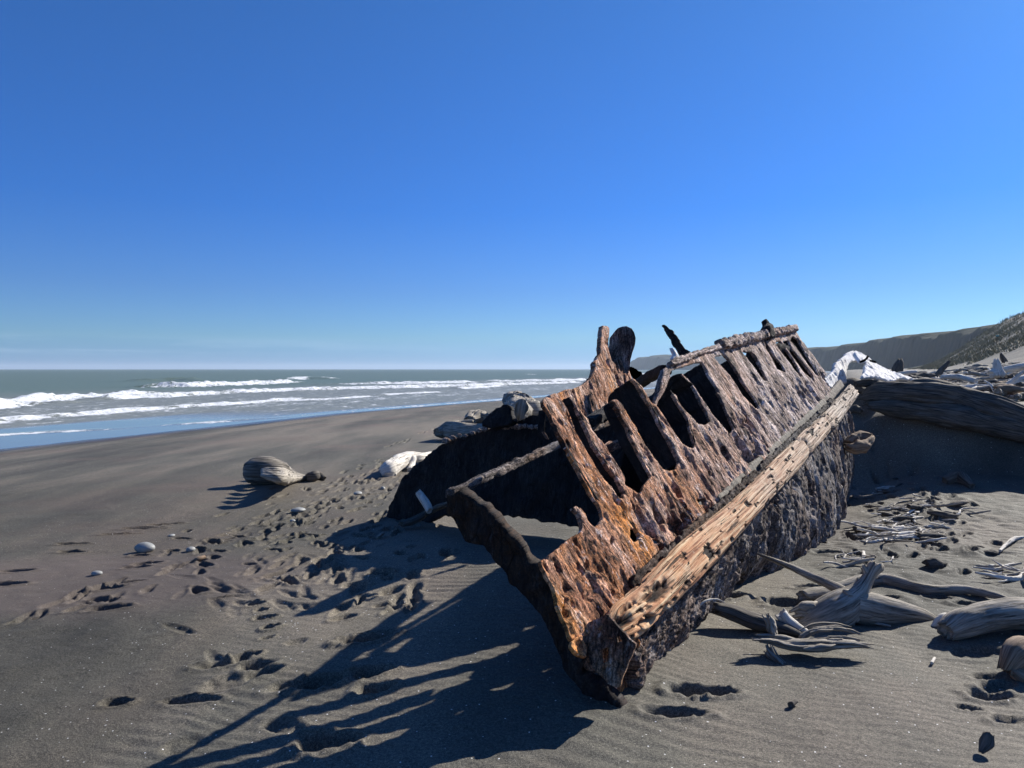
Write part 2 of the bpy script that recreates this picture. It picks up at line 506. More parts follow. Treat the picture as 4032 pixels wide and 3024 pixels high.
def mat_rust(name='rusted_iron', dark=1.0, y0=4.1, y1=6.9, gmin=0., gmax=.95, white=False):
    k = NT(name)
    v2 = k.coord('UV', (1.0, .36, 1)); v3 = k.coord('Position')
    yy = k.maprange(k.sep(v3)[1], y0, y1, gmin, gmax)
    gn = k.noise(v3, 1.8, 3, .6)
    grey = k.math('ADD', yy, k.math('MULTIPLY', k.math('SUBTRACT', gn, .5), 1.6), clamp=True)
    c, n1, n2 = rust_base(k, v2, v3, dark, grey)
    if white: c = k.mix(k.ramp(n1, [(.30, .2), (.40, .95)]), c, (.92, .90, .87))
    fl = k.coord('UV', (1, .3, 1))
    v = k.voro(fl, 42)
    b = k.bump(k.noise(fl, 34, 6, .75, .6), 1.0, .02)
    b = k.bump(v, .6, .014, b)
    ck = k.ramp(k.voro(k.coord('UV', (1, .38, 1)), 16, 'Distance', 'DISTANCE_TO_EDGE'), [(.0, 0.), (.06, 1.)])
    ck = k.mix(k.ramp(k.noise(v3, 5, 3), [(.45, 0.), (.55, 1.)]), 1.0, ck)
    b = k.bump(ck, .8, .010, b)
    c = k.mix(1.0, c, k.mix(.55, 1.0, ck), 'MULTIPLY')
    b = k.bump(k.noise(v3, 130, 4, .7), .7, .005, b)
    return k.fin(c, .88, b, .25)
def mat_wood(name, pale, mid, dark, warm=None, vs=1.0, rough=.85, streak=.5, pits=.0):
    k = NT(name)
    u = k.coord('UV', (1.6 * vs, 22 * vs, 1)); v3 = k.coord('Object')
    g = k.noise(u, 2.2, 7, .7, .3)
    c = k.ramp(g, [(.32, dark), (.46, mid), (.62, pale)])
    big = k.noise(v3, 2.3, 4, .6)
    c = k.mix(k.ramp(big, [(.45, 0.), (.68, streak)]), c, k.mix(1.0, c, .5, 'MULTIPLY'))
    if warm:
        c = k.mix(k.ramp(k.noise(v3, 1.3, 3), [(.45, 0.), (.6, .9)]), c, k.mix(.6, c, warm))
    crack = k.ramp(k.noise(k.coord('UV', (1.6 * vs, 48 * vs, 1)), 2.0, 5, .65), [(.36, 1.), (.42, 0.)])
    c = k.mix(k.math('MULTIPLY', crack, .85), c, k.mix(1.0, dark, .35, 'MULTIPLY'))
    b = k.bump(g, .8, .012)
    b = k.bump(k.math('SUBTRACT', 1.0, crack), .8, .010, b)
    if pits:
        pv = k.ramp(k.voro(k.coord('UV', (7, 15, 1)), 2.3), [(.12, 1.), (.22, 0.)])
        ps = k.math('MULTIPLY', pv, k.ramp(k.noise(k.coord('UV', (2.2, 5, 1)), 2), [(.46, 0.), (.54, 1.)]))
        c = k.mix(k.math('MULTIPLY', ps, pits), c, (.018, .014, .012))
        b = k.bump(k.math('SUBTRACT', 1.0, ps), 1.0, .02, b)
    return k.fin(c, rough, b, .25)

M_SAND = mat_sand()
M_RUST = mat_rust()
M_RUST_SHADE = mat_rust('rusted_iron_shade', .10)  # rust darkened almost to black: deep shade put into the colour
M_RUST_LOW = mat_rust('crusted_iron', .52, 3.0, 4.6, .2, .85)
M_RUST_WHITE = mat_rust('bleached_iron', 1.0, 2.0, 3.0, 1., 1., True)
M_RUST_PALE = mat_rust('pale_iron', 1.0, 2.0, 3.0, .95, 1.)
M_RUST_STEM = mat_rust('shaded_stem_iron', .145)  # same rust dimmed, the stem frame's shade in its colour
M_RUST_PORT = mat_rust('rusted_iron_port', 1.0, 6.0, 12.0, 0., .5)
M_RUST_DK2 = mat_rust('dark_rusted_iron', .22)  # same rust at a much darker tone
M_DRIFT = mat_wood('driftwood_grey', (.52, .465, .385), (.27, .24, .195), (.06, .052, .042))
M_DRIFT_SHADE = mat_wood('driftwood_stump', (.38, .34, .28), (.12, .105, .085), (.022, .019, .016), streak=1.0)  # trunk wood darkened, its unlit front put into the colour
M_DRIFT_W = mat_wood('driftwood_white', (.84, .80, .72), (.62, .57, .49), (.18, .155, .13), streak=.15)
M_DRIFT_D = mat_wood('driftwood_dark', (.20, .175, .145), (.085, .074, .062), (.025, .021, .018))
M_DRIFT_B = mat_wood('driftwood_brown', (.40, .30, .21), (.22, .15, .10), (.06, .045, .035))

# ------------------------------------------------------------------ terrain height
SEA_Z = -0.80
SH_Y = [-80, 0, 22.8, 41, 66, 110, 200, 500, 1500, 6000]
SH_X = [-50, -22, -15.3, -9.5, 3, 26, 66, 210, 760, 3300]
P0 = uy(2415, 2490, 3.5)
P1 = uy(3356, 1543, 9.5)
def xline(y):
    return np.minimum(P0[0] + .627 * (y - P0[1]), 4.4 + .43 * (y - 10))
def shore_w(x, y):
    return (x - np.interp(y, SH_Y, SH_X)) * .9
def H(x, y):
    x = np.asarray(x, float); y = np.asarray(y, float)
    w = shore_w(x, y)
    z = np.where(w > 0, SEA_Z + .92 * np.tanh(np.maximum(w, 0) / 13.0), SEA_Z + .045 * w)
    z = np.maximum(z, -6)
    # back beach bank to the right and behind the wreck
    lx = x - xline(y)
    yb = y + .45 * (x - 4.9) + .18 * vn(x * .9, y * .4, 5.5)
    bank = ss(-1.1, .5, lx) * ss(9.75, 10.75, yb)
    z = z + .22 * ss(6.6, 9.6, y) * ss(0, 1.2, lx)
    z = z + .83 * bank
    z = z + .30 * ss(12, 45, y) * ss(0, 14, lx)
    # mound in the far end of the hull
    z = z + .74 * np.exp(-(((x - 5.12) / .42) ** 2 + ((y - 11.7) / .55) ** 2))
    # dune
    d = x - (4.0 + .50 * y)
    z = z + 10.8 * ss(0, 24, d) * ss(30, 66, y) * (1 - .7 * ss(150, 260, y)) * (1 + .16 * fbm(x / 9, y / 9, 2.2, 3))
    # foreground undulation
    near = np.exp(-np.maximum(y - 6, 0) / 16)
    z = z + .035 * fbm(x * .5, y * .5, 1.1, 3) * near
    # sand built up inside and left of the hull
    z = z + .16 * np.exp(-(((x - .35) / .75) ** 2 + ((y - 5.4) / 1.1) ** 2))
    z = z + .07 * np.exp(-(((x + .05) / .8) ** 2 + ((y - 3.7) / .9) ** 2))
    z = z + .10 * np.exp(-(((x + .75) / .9) ** 2 + ((y - 6.0) / 1.2) ** 2))
    return z
def on_ground(px, py, dz=0.0):
    r = ray(px, py)
    t = 1.5; prev = t
    while t < 3000:
        p = C0 + r * t
        if p[2] < H(p[0], p[1]) + dz: break
        prev = t; t *= 1.01
    a, b = prev, t
    for _ in range(24):
        m = (a + b) / 2; p = C0 + r * m
        if p[2] < H(p[0], p[1]) + dz: b = m
        else: a = m
    return C0 + r * b

# ------------------------------------------------------------------ sand (one sheet to the horizon)
def lines(segments):
    out = [segments[0][0]]
    for a, b, st in segments:
        n = max(1, int(round((b - a) / st)))
        out += list(a + (b - a) * np.arange(1, n + 1) / n)
    return out
def grow(x, end, step, f):
    out = []
    while x < end:
        step *= f; x += step; out.append(x)
    return out
xs_ = lines([(-3.6, 4.6, .0135)])
xs_ = [-v for v in grow(3.6, 9000, .0135, 1.035)][::-1] + xs_ + grow(4.6, 6000, .0135, 1.028)
ys_ = lines([(1.6, 2.6, .03), (2.6, 7.2, .0135)])
ys_ = [-v for v in grow(-1.6, 60, .05, 1.3)][::-1] + ys_ + grow(7.2, 9000, .0135, 1.0145)
XS = np.array(sorted(xs_)); YS = np.array(sorted(ys_))
GX, GY = np.meshgrid(XS, YS, indexing='ij')
GZ = H(GX, GY)
nearm = np.exp(-np.maximum(GY - 5, 0) / 12)
GZ = GZ + nearm * (.018 * fbm(GX * 2.2, GY * 2.2, 3.3, 4) + .0035 * fbm(GX * 11, GY * 11, 8.3, 3))
lxg = GX - xline(GY)
# gentle ripple ridges in the dry sand
rph = GX * math.sin(math.radians(24)) * 1.0 + GY * math.cos(math.radians(24))
rph = rph + .20 * fbm(GX * 1.1, GY * 1.1, 4.4, 3)
ripm = nearm * ss(.35, .6, .5 + .7 * fbm(GX * .6 + 5, GY * .6, 6.1, 2))
RIP = .0022 * ripm * np.sin(rph * 2 * np.pi / .085)
# bumpy trampled ground on the right between the hull and the log
tm = ss(.1, .6, lxg) * ss(3.8, 5.2, GY) * (1 - ss(8.6, 9.6, GY))
GZ += tm * (.035 * np.abs(fbm(GX * 3.3, GY * 3.3, 7.7, 3)) * 1.5)
def stamp(x, y, ang, ln, wd, dp, rim=.28, seed=0.0):
    R = max(ln, wd) * 1.1
    i0, i1 = np.searchsorted(XS, [x - R, x + R]); j0, j1 = np.searchsorted(YS, [y - R, y + R])
    if i1 - i0 < 2 or j1 - j0 < 2: return
    gx = GX[i0:i1, j0:j1] - x; gy = GY[i0:i1, j0:j1] - y
    c, s = math.cos(ang), math.sin(ang)
    u = (gx * c + gy * s) / (ln / 2); v = (-gx * s + gy * c) / (wd / 2)
    v = v * (1 + .25 * u)
    r = np.sqrt(u * u + v * v) * (1 + .22 * fbm(gx * 9 + seed * 7, gy * 9 + seed, seed, 3))
    GZ[i0:i1, j0:j1] += -1.2 * dp * (1 - ss(.60, 1.0, r)) * (1 + .55 * fbm(gx * 22 + seed, gy * 22, seed, 3) - .25 * u) + dp * rim * np.exp(-((r - 1.18) / .2) ** 2) * (1 + .8 * fbm(gx * 12, gy * 12 + seed, seed + 3, 2))
    GZ[i0:i1, j0:j1] += .38 * dp * np.maximum(fbm(gx * 34 + seed, gy * 34, seed + 5, 3), -.1) * np.exp(-((r - 1.05) / .42) ** 2)
rnd = random.Random(5)
prints = []
K_ = lambda a, b: (400 + a * .5877, 2200 + b * .5877)
for (a, b, deg, ln, wd, dp) in [
        (1770, 540, 12, .34, .15, .055), (1480, 830, 14, .30, .15, .055), (1290, 850, 10, .26, .13, .03), (800, 715, 2, .30, .12, .035),
        (975, 660, 40, .16, .11, .04), (600, 950, -6, .30, .08, .03), (1035, 310, 10, .13, .09, .04), (1075, 350, 5, .10, .07, .03),
        (1095, 400, 5, .16, .08, .04), (1130, 465, 20, .12, .09, .045), (1108, 530, 40, .10, .05, .02), (1235, 135, 10, .17, .09, .04),
        (1450, 90, 20, .14, .09, .03), (1850, 870, 10, .2, .12, .05), (1820, 770, 15, .24, .13, .05), (540, 1240, 60, .2, .14, .012),
        (1310, 560, 60, .13, .10, .012), (1390, 320, 10, .14, .10, .012), (110, 960, 0, .16, .09, .03), (60, 330, 12, .26, .09, .03),
        (20, 200, 12, .2, .08, .03), (20, 270, 8, .24, .09, .03), (1880, 90, 8, .2, .13, .055), (1700, 170, 10, .2, .13, .03), (840, 260, 14, .24, .05, .014),
        (1950, 210, 60, .22, .12, .035), (1960, 300, 10, .3, .1, .03), (1040, 720, 20, .2, .14, .03), (860, 830, 40, .3, .2, .02), (1100, 760, 30, .2, .12, .03),
        (1530, 1225, 0, .3, .16, .05), (1230, 1130, -40, .24, .14, .02)]:
    px = K_(a, b); prints.append((*px, deg, ln, wd, dp))
for (a, b, deg, ln, wd, dp) in [(255, 1270, 0, .34, .14, .06), (2060, 1240, 20, .24, .12, .03), (2000, 1180, 10, .2, .1, .02), (1380, 720, 0, .2, .1, .03),
                                (2020, 1300, -5, .22, .13, .045), (1880, 1370, -30, .12, .06, .02), (1960, 1040, 0, .4, .18, .022), (340, 1290, 10, .16, .07, .02),
                                (1690, 710, -10, .2, .07, .03), (1890, 740, -10, .26, .09, .025), (760, 740, 20, .3, .2, .05), (2130, 1440, 10, .2, .08, .02),
                                (100, 1400, 5, .3, .1, .04), (390, 690, 10, .26, .2, .045), (1050, 430, -10, .3, .14, .03), (920, 640, 0, .3, .1, .03)]:
    prints.append((2600 + a * .64738, 1900 + b * .64738, deg, ln, wd, dp))
for (a, b, deg, ln, wd, dp) in [(760, 1228, 0, .2, .09, .03), (395, 1210, 0, .26, .1, .03), (800, 1272, 20, .26, .1, .03), (740, 1290, 10, .26, .1, .02), (560, 1410, 12, .3, .1, .03), (90, 1310, 10, .3, .12, .03), (60, 1380, 4, .3, .12, .035),
                                (590, 1520, 14, .33, .1, .03), (540, 1480, 12, .26, .08, .02), (400, 1165, 8, .3, .09, .03), (900, 1060, 8, .4, .1, .03), (780, 1080, 8, .4, .1, .03), (660, 1110, 8, .4, .08, .03), (720, 1370, 14, .2, .07, .02)]:
    prints.append((a * .72333, 1300 + b * .72333, deg, ln, wd, dp))
for q, (px, py, deg, ln, wd, dp) in enumerate(prints):
    p = on_ground(px, py)
    stamp(p[0], p[1], math.radians(deg + rnd.uniform(-6, 6)), ln, wd, dp, seed=q * .37)
# trampled bands leading away along the beach
def band(pix, n, jit, lnr, dpr, seed):
    r = random.Random(seed)
    P = [on_ground(*p) for p in pix]
    for i in range(n):
        k = r.random() * (len(P) - 1); a = int(k); f = k - a
        q = P[a] * (1 - f) + P[a + 1] * f
        dr = P[a + 1] - P[a]
        s = 1.0
        x = q[0] + r.gauss(0, jit) * s; y = q[1] + r.gauss(0, jit) * s
        stamp(x, y, math.atan2(dr[1], dr[0]) + r.gauss(0, .3), r.uniform(*lnr), r.uniform(.07, .11), r.uniform(*dpr), rim=.18, seed=i * .31 + seed)
band([(1180, 2260), (1000, 2140), (1150, 2060), (1350, 1960), (1480, 1880), (1580, 1800)], 125, .36, (.18, .32), (.02, .05), 3)
band([(720, 2120), (860, 2150), (1080, 2060), (1240, 1980), (1420, 1860)], 45, .4, (.18, .32), (.015, .04), 4)
band([(0, 2500), (330, 2330), (520, 2270), (790, 2200)], 17, .07, (.2, .3), (.015, .03), 5)
band([(1180, 2360), (1000, 2240), (1150, 2130), (1350, 2000), (1500, 1900)], 110, .5, (.2, .4), (.005, .016), 13)
band([(1500, 1765), (1600, 1735), (1700, 1690)], 16, .05, (.22, .3), (.02, .04), 6)
band([(1250, 2250), (1330, 2150), (1480, 2080), (1560, 2030)], 32, .3, (.2, .35), (.02, .05), 7)
band([(3500, 2250), (3600, 2100), (3500, 1980), (3420, 1850)], 90, .45, (.16, .3), (.02, .05), 8)
band([(1450, 2050), (1700, 2160), (1600, 2330), (1450, 2450)], 26, .2, (.18, .3), (.02, .04), 9)
# scour and piled sand round the hull foot, interior drift
bd = [on_ground(*q)[:2] for q in W('V', (140, 1655), (330, 1560), (470, 1470), (545, 1380), (600, 1260), (720, 1180), (800, 1120))]
bx = np.array([q[0] for q in bd]); by = np.array([q[1] for q in bd])
damp = ss(.12, -.12, GX - np.interp(GY, by, bx) + .5 * fbm(GX * 1.1, GY * 1.1, 5.9, 4)) * ss(16, 9, GY) * ss(1.0, 2.2, GY + 1.2)
rq = on_ground(*W('V', (200, 1260))[0])
rosy = .5 * ss(1.15, .55, np.hypot((GX - rq[0]) / 2.1, (GY - rq[1]) / 1.1) + .35 * fbm(GX * .9, GY * .9, 7.9, 4))
GZ += RIP * (1 - .85 * damp)
WG = shore_w(GX, GY)
wet = ss(3.2, .3, WG + .9 * fbm(GX * .25, GY * .12, 2.7, 3)) * (GY > 5)
def grass_mask(x, y):
    d = x - (4.0 + .50 * y)
    return ss(0, 2.0, d - np.clip(5.2 - .09 * (y - 55), .3, 8) + 3 * fbm(x / 8, y / 8, 4.1, 3)) * ss(30, 40, y) * ss(-.20, -.02, fbm(x / 4 + 3, y / 8, 9.1, 4))
grass = grass_mask(GX, GY)
nx, ny = GX.shape
ii = np.arange(nx * ny).reshape(nx, ny)
FQ = np.stack([ii[:-1, :-1], ii[1:, :-1], ii[1:, 1:], ii[:-1, 1:]], 2).reshape(-1, 4)
ground = mk('sand', np.stack([GX, GY, GZ], 2).reshape(-1, 3), FQ, M_SAND, smooth=True, attr={'wet': wet.ravel(), 'grass': grass.ravel(), 'damp': damp.ravel(), 'rosy': rosy.ravel()})
set_props(ground, kind='structure')

# ------------------------------------------------------------------ sea
def mat_sea():
    k = NT('sea_water')
    p = k.coord('Position'); ps = k.coord('Position', (1, .35, 1), (0, 0, SHORE_ROT))
    foam = k.attr('foam'); calm = k.attr('calm')
    col = k.mix(k.attr('silt'), (.120, .165, .138), (.20, .215, .195))
    n = k.noise(ps, .9, 8, .72, .3)
    n2 = k.noise(k.coord('Position', (3, 1.2, 1), (0, 0, SHORE_ROT)), 1.0, 6, .7)
    n3 = k.noise(k.coord('Position', (1.6, .9, 1), (0, 0, SHORE_ROT)), 1.7, 5, .75)
    f = k.math('ADD', foam, k.math('MULTIPLY', k.math('SUBTRACT', k.math('ADD', k.math('MULTIPLY', n, .5), k.math('MULTIPLY', n3, .5)), .5), 3.4))
    fm = k.ramp(f, [(.50, 0.), (.74, 1.)])
    fc = k.ramp(k.noise(k.coord('Position', (1, 1, 1)), 2.6, 6, .75), [(.35, (.40, .43, .45)), (.55, (.74, .76, .77)), (.7, (.86, .87, .87))])
    col = k.mix(fm, col, fc)
    rough = k.math('MAXIMUM', k.maprange(calm, 0, 1, .45, .04), k.math('MULTIPLY', fm, .8))
    amp = k.maprange(calm, 0, 1, .9, .01)
    bm = k.n.new('ShaderNodeBump'); bm.inputs['Distance'].default_value = .25
    k.l.new(amp, bm.inputs['Strength'])
    hh = k.math('ADD', k.noise(k.coord('Position', (1.1, .5, 1), (0, 0, SHORE_ROT)), .7, 6, .62), k.math('MULTIPLY', n2, .3))
    k.l.new(hh, bm.inputs['Height'])
    k.b.inputs['IOR'].default_value = 1.33
    k.l.new(k.maprange(calm, .0, 1., .16, .5), k.b.inputs['Specular IOR Level'])
    return k.fin(col, rough, bm.outputs['Normal'], .16)
SY = np.array(lines([(4, 12, .8), (12, 130, .28)]) + grow(130, 9000, .28, 1.035))
SQ = np.array([-3, -1.5] + lines([(-.6, 78, .27)]) + grow(78, 9000, .27, 1.06))
QQ, YY = np.meshgrid(SQ, SY, indexing='ij')
XX = np.interp(YY, SH_Y, SH_X) - QQ
ZZ = np.full(XX.shape, SEA_Z)
surf = ss(62, 40, QQ + 7 * fbm(XX * .06, YY * .06, 1.5, 2)) * ss(900, 140, YY)
foam = .32 * surf * (1 - ss(9, 7, QQ) * ss(44, 34, YY)) + .10 * ss(26, 12, QQ) * ss(8, 11, QQ)
silt = ss(75, 25, QQ)
calm = np.maximum(ss(3.0, 1.2, QQ) * .9, ss(8.5, 7.0, QQ) * ss(46, 34, YY) * 1.0)
# thin foam line along the swash edge
foam = np.maximum(foam, .80 * np.exp(-((QQ - 1.6 - 1.0 * fbm(YY * .08, YY * 0, 3, 2)) / .30) ** 2) * ss(38, 46, YY))
foam = np.maximum(foam, .6 * np.exp(-((QQ - .35) / .3) ** 2) * ss(30, 50, YY))
far = ss(20, 200, QQ)
ZZ += .10 * far * fbm(XX * .12, YY * .05, .7, 3)
crests = [
    (W('V', (-260, 940), (0, 905), (200, 890), (400, 876), (560, 866), (690, 856)), .22, .9, 1.0),
    (W('V', (-260, 900), (0, 868), (60, 861), (150, 856), (250, 850), (380, 845)), .60, 1.8, 1.5),
    (W('V', (0, 874), (250, 857), (480, 846), (620, 840), (800, 836), (1000, 832), (1230, 825), (1400, 819)), .42, 1.8, 1.6),
    (W('V', (270, 832), (400, 831), (500, 828), (600, 824), (640, 821)), .75, 3.0, 2.4),
    (W('V', (610, 818), (660, 816), (735, 817)), .8, 3.4, 2.6),
    (W('V', (1128, 807), (1168, 807)), 1.0, 5, 3.5),
    (W('V', (640, 829), (900, 826), (1100, 822), (1240, 820), (1400, 813)), .45, 3, 2.6),
    (W('V', (980, 838), (1030, 836), (1090, 831)), .3, 1.4, 1.2),
    (W('V', (1340, 801), (1420, 802)), 1.2, 9, 6),
    (W('V', (1300, 808), (1440, 807)), .7, 7, 5),
    (W('V', (800, 853), (900, 848), (960, 845)), .12, .8, .8),
    (W('V', (560, 866), (700, 862), (820, 853)), .10, .8, .8),
    (W('V', (-200, 955), (0, 938), (120, 931), (250, 925), (400, 915), (620, 900)), .03, .5, .5),
    (W('V', (300, 821), (380, 818), (450, 821)), .9, 4.0, 0.35),
]
P2 = np.stack([XX.ravel(), YY.ravel()], 1)
for px, h, wdt, fw in crests:
    pts = np.array([(C0 + ray(*q) * ((SEA_Z + h * .4 - CAM_H) / ray(*q)[2]))[:2] for q in px])
    best = np.full(len(P2), 1e9); sg = np.zeros(len(P2)); along = np.zeros(len(P2))
    m = (P2[:, 0] > pts[:, 0].min() - 30) & (P2[:, 0] < pts[:, 0].max() + 30) & (P2[:, 1] > pts[:, 1].min() - 30) & (P2[:, 1] < pts[:, 1].max() + 30)
    Q = P2[m]; bq = np.full(len(Q), 1e9); sq = np.zeros(len(Q)); en = np.ones(len(Q))
    tot = len(pts) - 1
    for i in range(tot):
        a, b = pts[i], pts[i + 1]; ab = b - a; L2 = ab @ ab
        tt = ((Q - a) @ ab) / L2; t = np.clip(tt, 0, 1)
        d = Q - a - t[:, None] * ab; dist = np.hypot(d[:, 0], d[:, 1])
        side = np.sign(ab[1] * (Q[:, 0] - a[0]) - ab[0] * (Q[:, 1] - a[1])) * np.sign(ab[1] if abs(ab[1]) > 1e-6 else 1)
        u = dist < bq
        bq = np.where(u, dist, bq); sq = np.where(u, side, sq)
        g = (i + t) / tot
        en = np.where(u, np.minimum(1, 5.5 * np.minimum(g + .02, 1.02 - g)), en)
    sd = bq * sq       # + = shoreward
    wob = .35 * wdt * fbm(Q[:, 0] * .22, Q[:, 1] * .22, h * 9, 3)
    sd = sd + wob
    en = en * ss(-.42, -.12, fbm(pts[0][0] + Q[:, 1] * .11, Q[:, 1] * .03, h * 5, 3)) if h < .5 else en
    hh = h * en * (.72 + .5 * fbm(Q[:, 0] * .35, Q[:, 1] * .35, h * 3, 3))
    prof = np.where(sd > 0, np.exp(-(sd / (wdt * .38)) ** 2), np.exp(-(sd / (wdt * 1.1)) ** 2))
    fo = en * np.where(sd > 0, np.exp(-(np.maximum(sd - fw * .5, 0) / (fw * .9)) ** 2), np.exp(-(sd / (wdt * .45)) ** 2))
    if fw < .4: fo = fo * .3
    ZZ.ravel()[m] += hh * prof + .42 * h * fo * fbm(Q[:, 0] * 1.3, Q[:, 1] * 1.3, 2.2, 3)
    foam.ravel()[m] = np.maximum(foam.ravel()[m], fo * (.86 + .35 * fbm(Q[:, 0] * .5, Q[:, 1] * .5, 4.2, 3)))
    calm.ravel()[m] *= (1 - .6 * fo)
na, nb = XX.shape
ii = np.arange(na * nb).reshape(na, nb)
FS = np.stack([ii[:-1, :-1], ii[:-1, 1:], ii[1:, 1:], ii[1:, :-1]], 2).reshape(-1, 4)
sea = mk('sea', np.stack([XX, YY, ZZ], 2).reshape(-1, 3), FS, mat_sea(), smooth=True, attr={'foam': foam.ravel(), 'calm': calm.ravel(), 'silt': silt.ravel()})
set_props(sea, kind='structure')

# ------------------------------------------------------------------ far cliffs and headland
def mat_cliff():
    k = NT('cliff')
    p = k.coord('Position', (.05, .05, .004)); p3 = k.coord('Position')
    n = k.noise(p, 2.2, 6, .65)
    c = k.ramp(n, [(.35, (.022, .021, .020)), (.6, (.045, .041, .038))])
    gr = k.attr('grass')
    gn = k.noise(p3, .08, 5, .7)
    c = k.mix(gr, c, k.ramp(gn, [(.35, (.016, .020, .010)), (.62, (.040, .044, .022))]))
    b = k.bump(n, .8, 3.0)
    return k.fin(c, .95, b, .1)
M_CLIFF = mat_cliff()
def cliff(name, prof, slope, seed, bush=1.0):
    """prof: list of (x, y, Y) skyline points in photo coordinates with their distance"""
    n = 520
    P = np.array([uy(*q) for q in prof])
    C, L = catmull(P, n)
    t = np.linspace(0, L, n)
    top = C[:, 2] + bush * (3.0 * fbm(t / 40, t * 0, seed, 2) + 3.2 * np.maximum(.55 - np.abs(vn(t / 11, t * 0 + seed, 2.)) * 1.6, 0) * ss(-.2, .3, vn(t / 34, t * 0, seed + 4)) + 1.2 * fbm(t / 5, t * 0, seed, 3))
    dr = np.gradient(C[:, :2], axis=0); dr /= np.linalg.norm(dr, axis=1)[:, None]
    out = np.stack([dr[:, 1], -dr[:, 0]], 1)             # toward the viewer / sea
    s = np.sign((out * (-C[:, :2])).sum(1)); out *= s[:, None]
    rows = []; gr = []
    for f, o, g in ((0, 1.0, .25), (.12, .72, .1), (.3, .50, 0), (.5, .36, 0), (.7, .22, 0), (.88, .08, .1), (.97, 0, 1), (1.0, -.12, 1), (1.04, -.8, 1), (1.1, -3, 1), (1.0, -9, 1)):
        z = -1 + (top + 1) * min(f, 1.1)
        w = slope * o * (C[:, 2] + 1) * (1 + .5 * fbm(t / 16, f * 3 + t * 0, seed + 1, 3)) + (2.5 * vn(t / 9, t * 0 + seed, 0) if 0 < f < .95 else 0)
        rows.append(np.column_stack([C[:, 0] + out[:, 0] * w, C[:, 1] + out[:, 1] * w, z])); gr.append(np.full(n, float(g)))
    V = np.vstack(rows); m = len(rows)
    i = np.arange(m - 1)[:, None]; j = np.arange(n - 1)[None, :]
    F = np.stack([i * n + j, i * n + j + 1, (i + 1) * n + j + 1, (i + 1) * n + j], 2).reshape(-1, 4)
    o = mk(name, V, F, M_CLIFF, smooth=False, attr={'grass': np.concatenate(gr)})
    set_props(o, kind='structure'); return o
gp = [(-60, 545, 1150), (220, 540, 1050), (330, 536, 1000), (430, 522, 960), (480, 498, 930), (540, 488, 900), (600, 497, 880), (700, 475, 830), (790, 458, 790), (830, 448, 770), (860, 457, 750), (920, 444, 720),
      (1000, 438, 690), (1100, 425, 650), (1170, 408, 620), (1210, 416, 610), (1300, 408, 580), (1400, 405, 550), (1530, 380, 520), (1720, 366, 470), (1900, 350, 430), (2300, 300, 380), (2800, 280, 330)]
cliff('cliffs', [(*W('G', (a, b))[0], Y) for a, b, Y in gp], .35, 3.0)
hp = [(1000, 700, 2600), (1040, 650, 2550), (1060, 628, 2500), (1110, 605, 2450), (1150, 590, 2400), (1280, 582, 2300), (1430, 578, 2200), (1640, 578, 2100), (2200, 575, 1900), (3400, 590, 1600), (4400, 560, 1350)]
cliff('headland', [(*W('C', (a, b))[0], Y) for a, b, Y in hp], .5, 9.0, 1.6)

# ------------------------------------------------------------------ the wreck
dirb = nrm(P1 - P0)
lat = nrm((-dirb[1], dirb[0], 0))
upm = np.cross(lat, dirb); upm = upm if upm[2] > 0 else -upm
AL = math.radians(58.5)
tdir = math.cos(AL) * lat + math.sin(AL) * upm
nout = math.sin(AL) * (-lat) + math.cos(AL) * upm
PP = Plane(P0 - .05 * nout, nout, dirb)
wreck = empty('shipwreck', (float(P0[0]), float(P0[1]), 0.0))
set_props(wreck, label='rusted iron ship hull with bare ribs and a timber beam, half buried in black sand', cat='shipwreck')

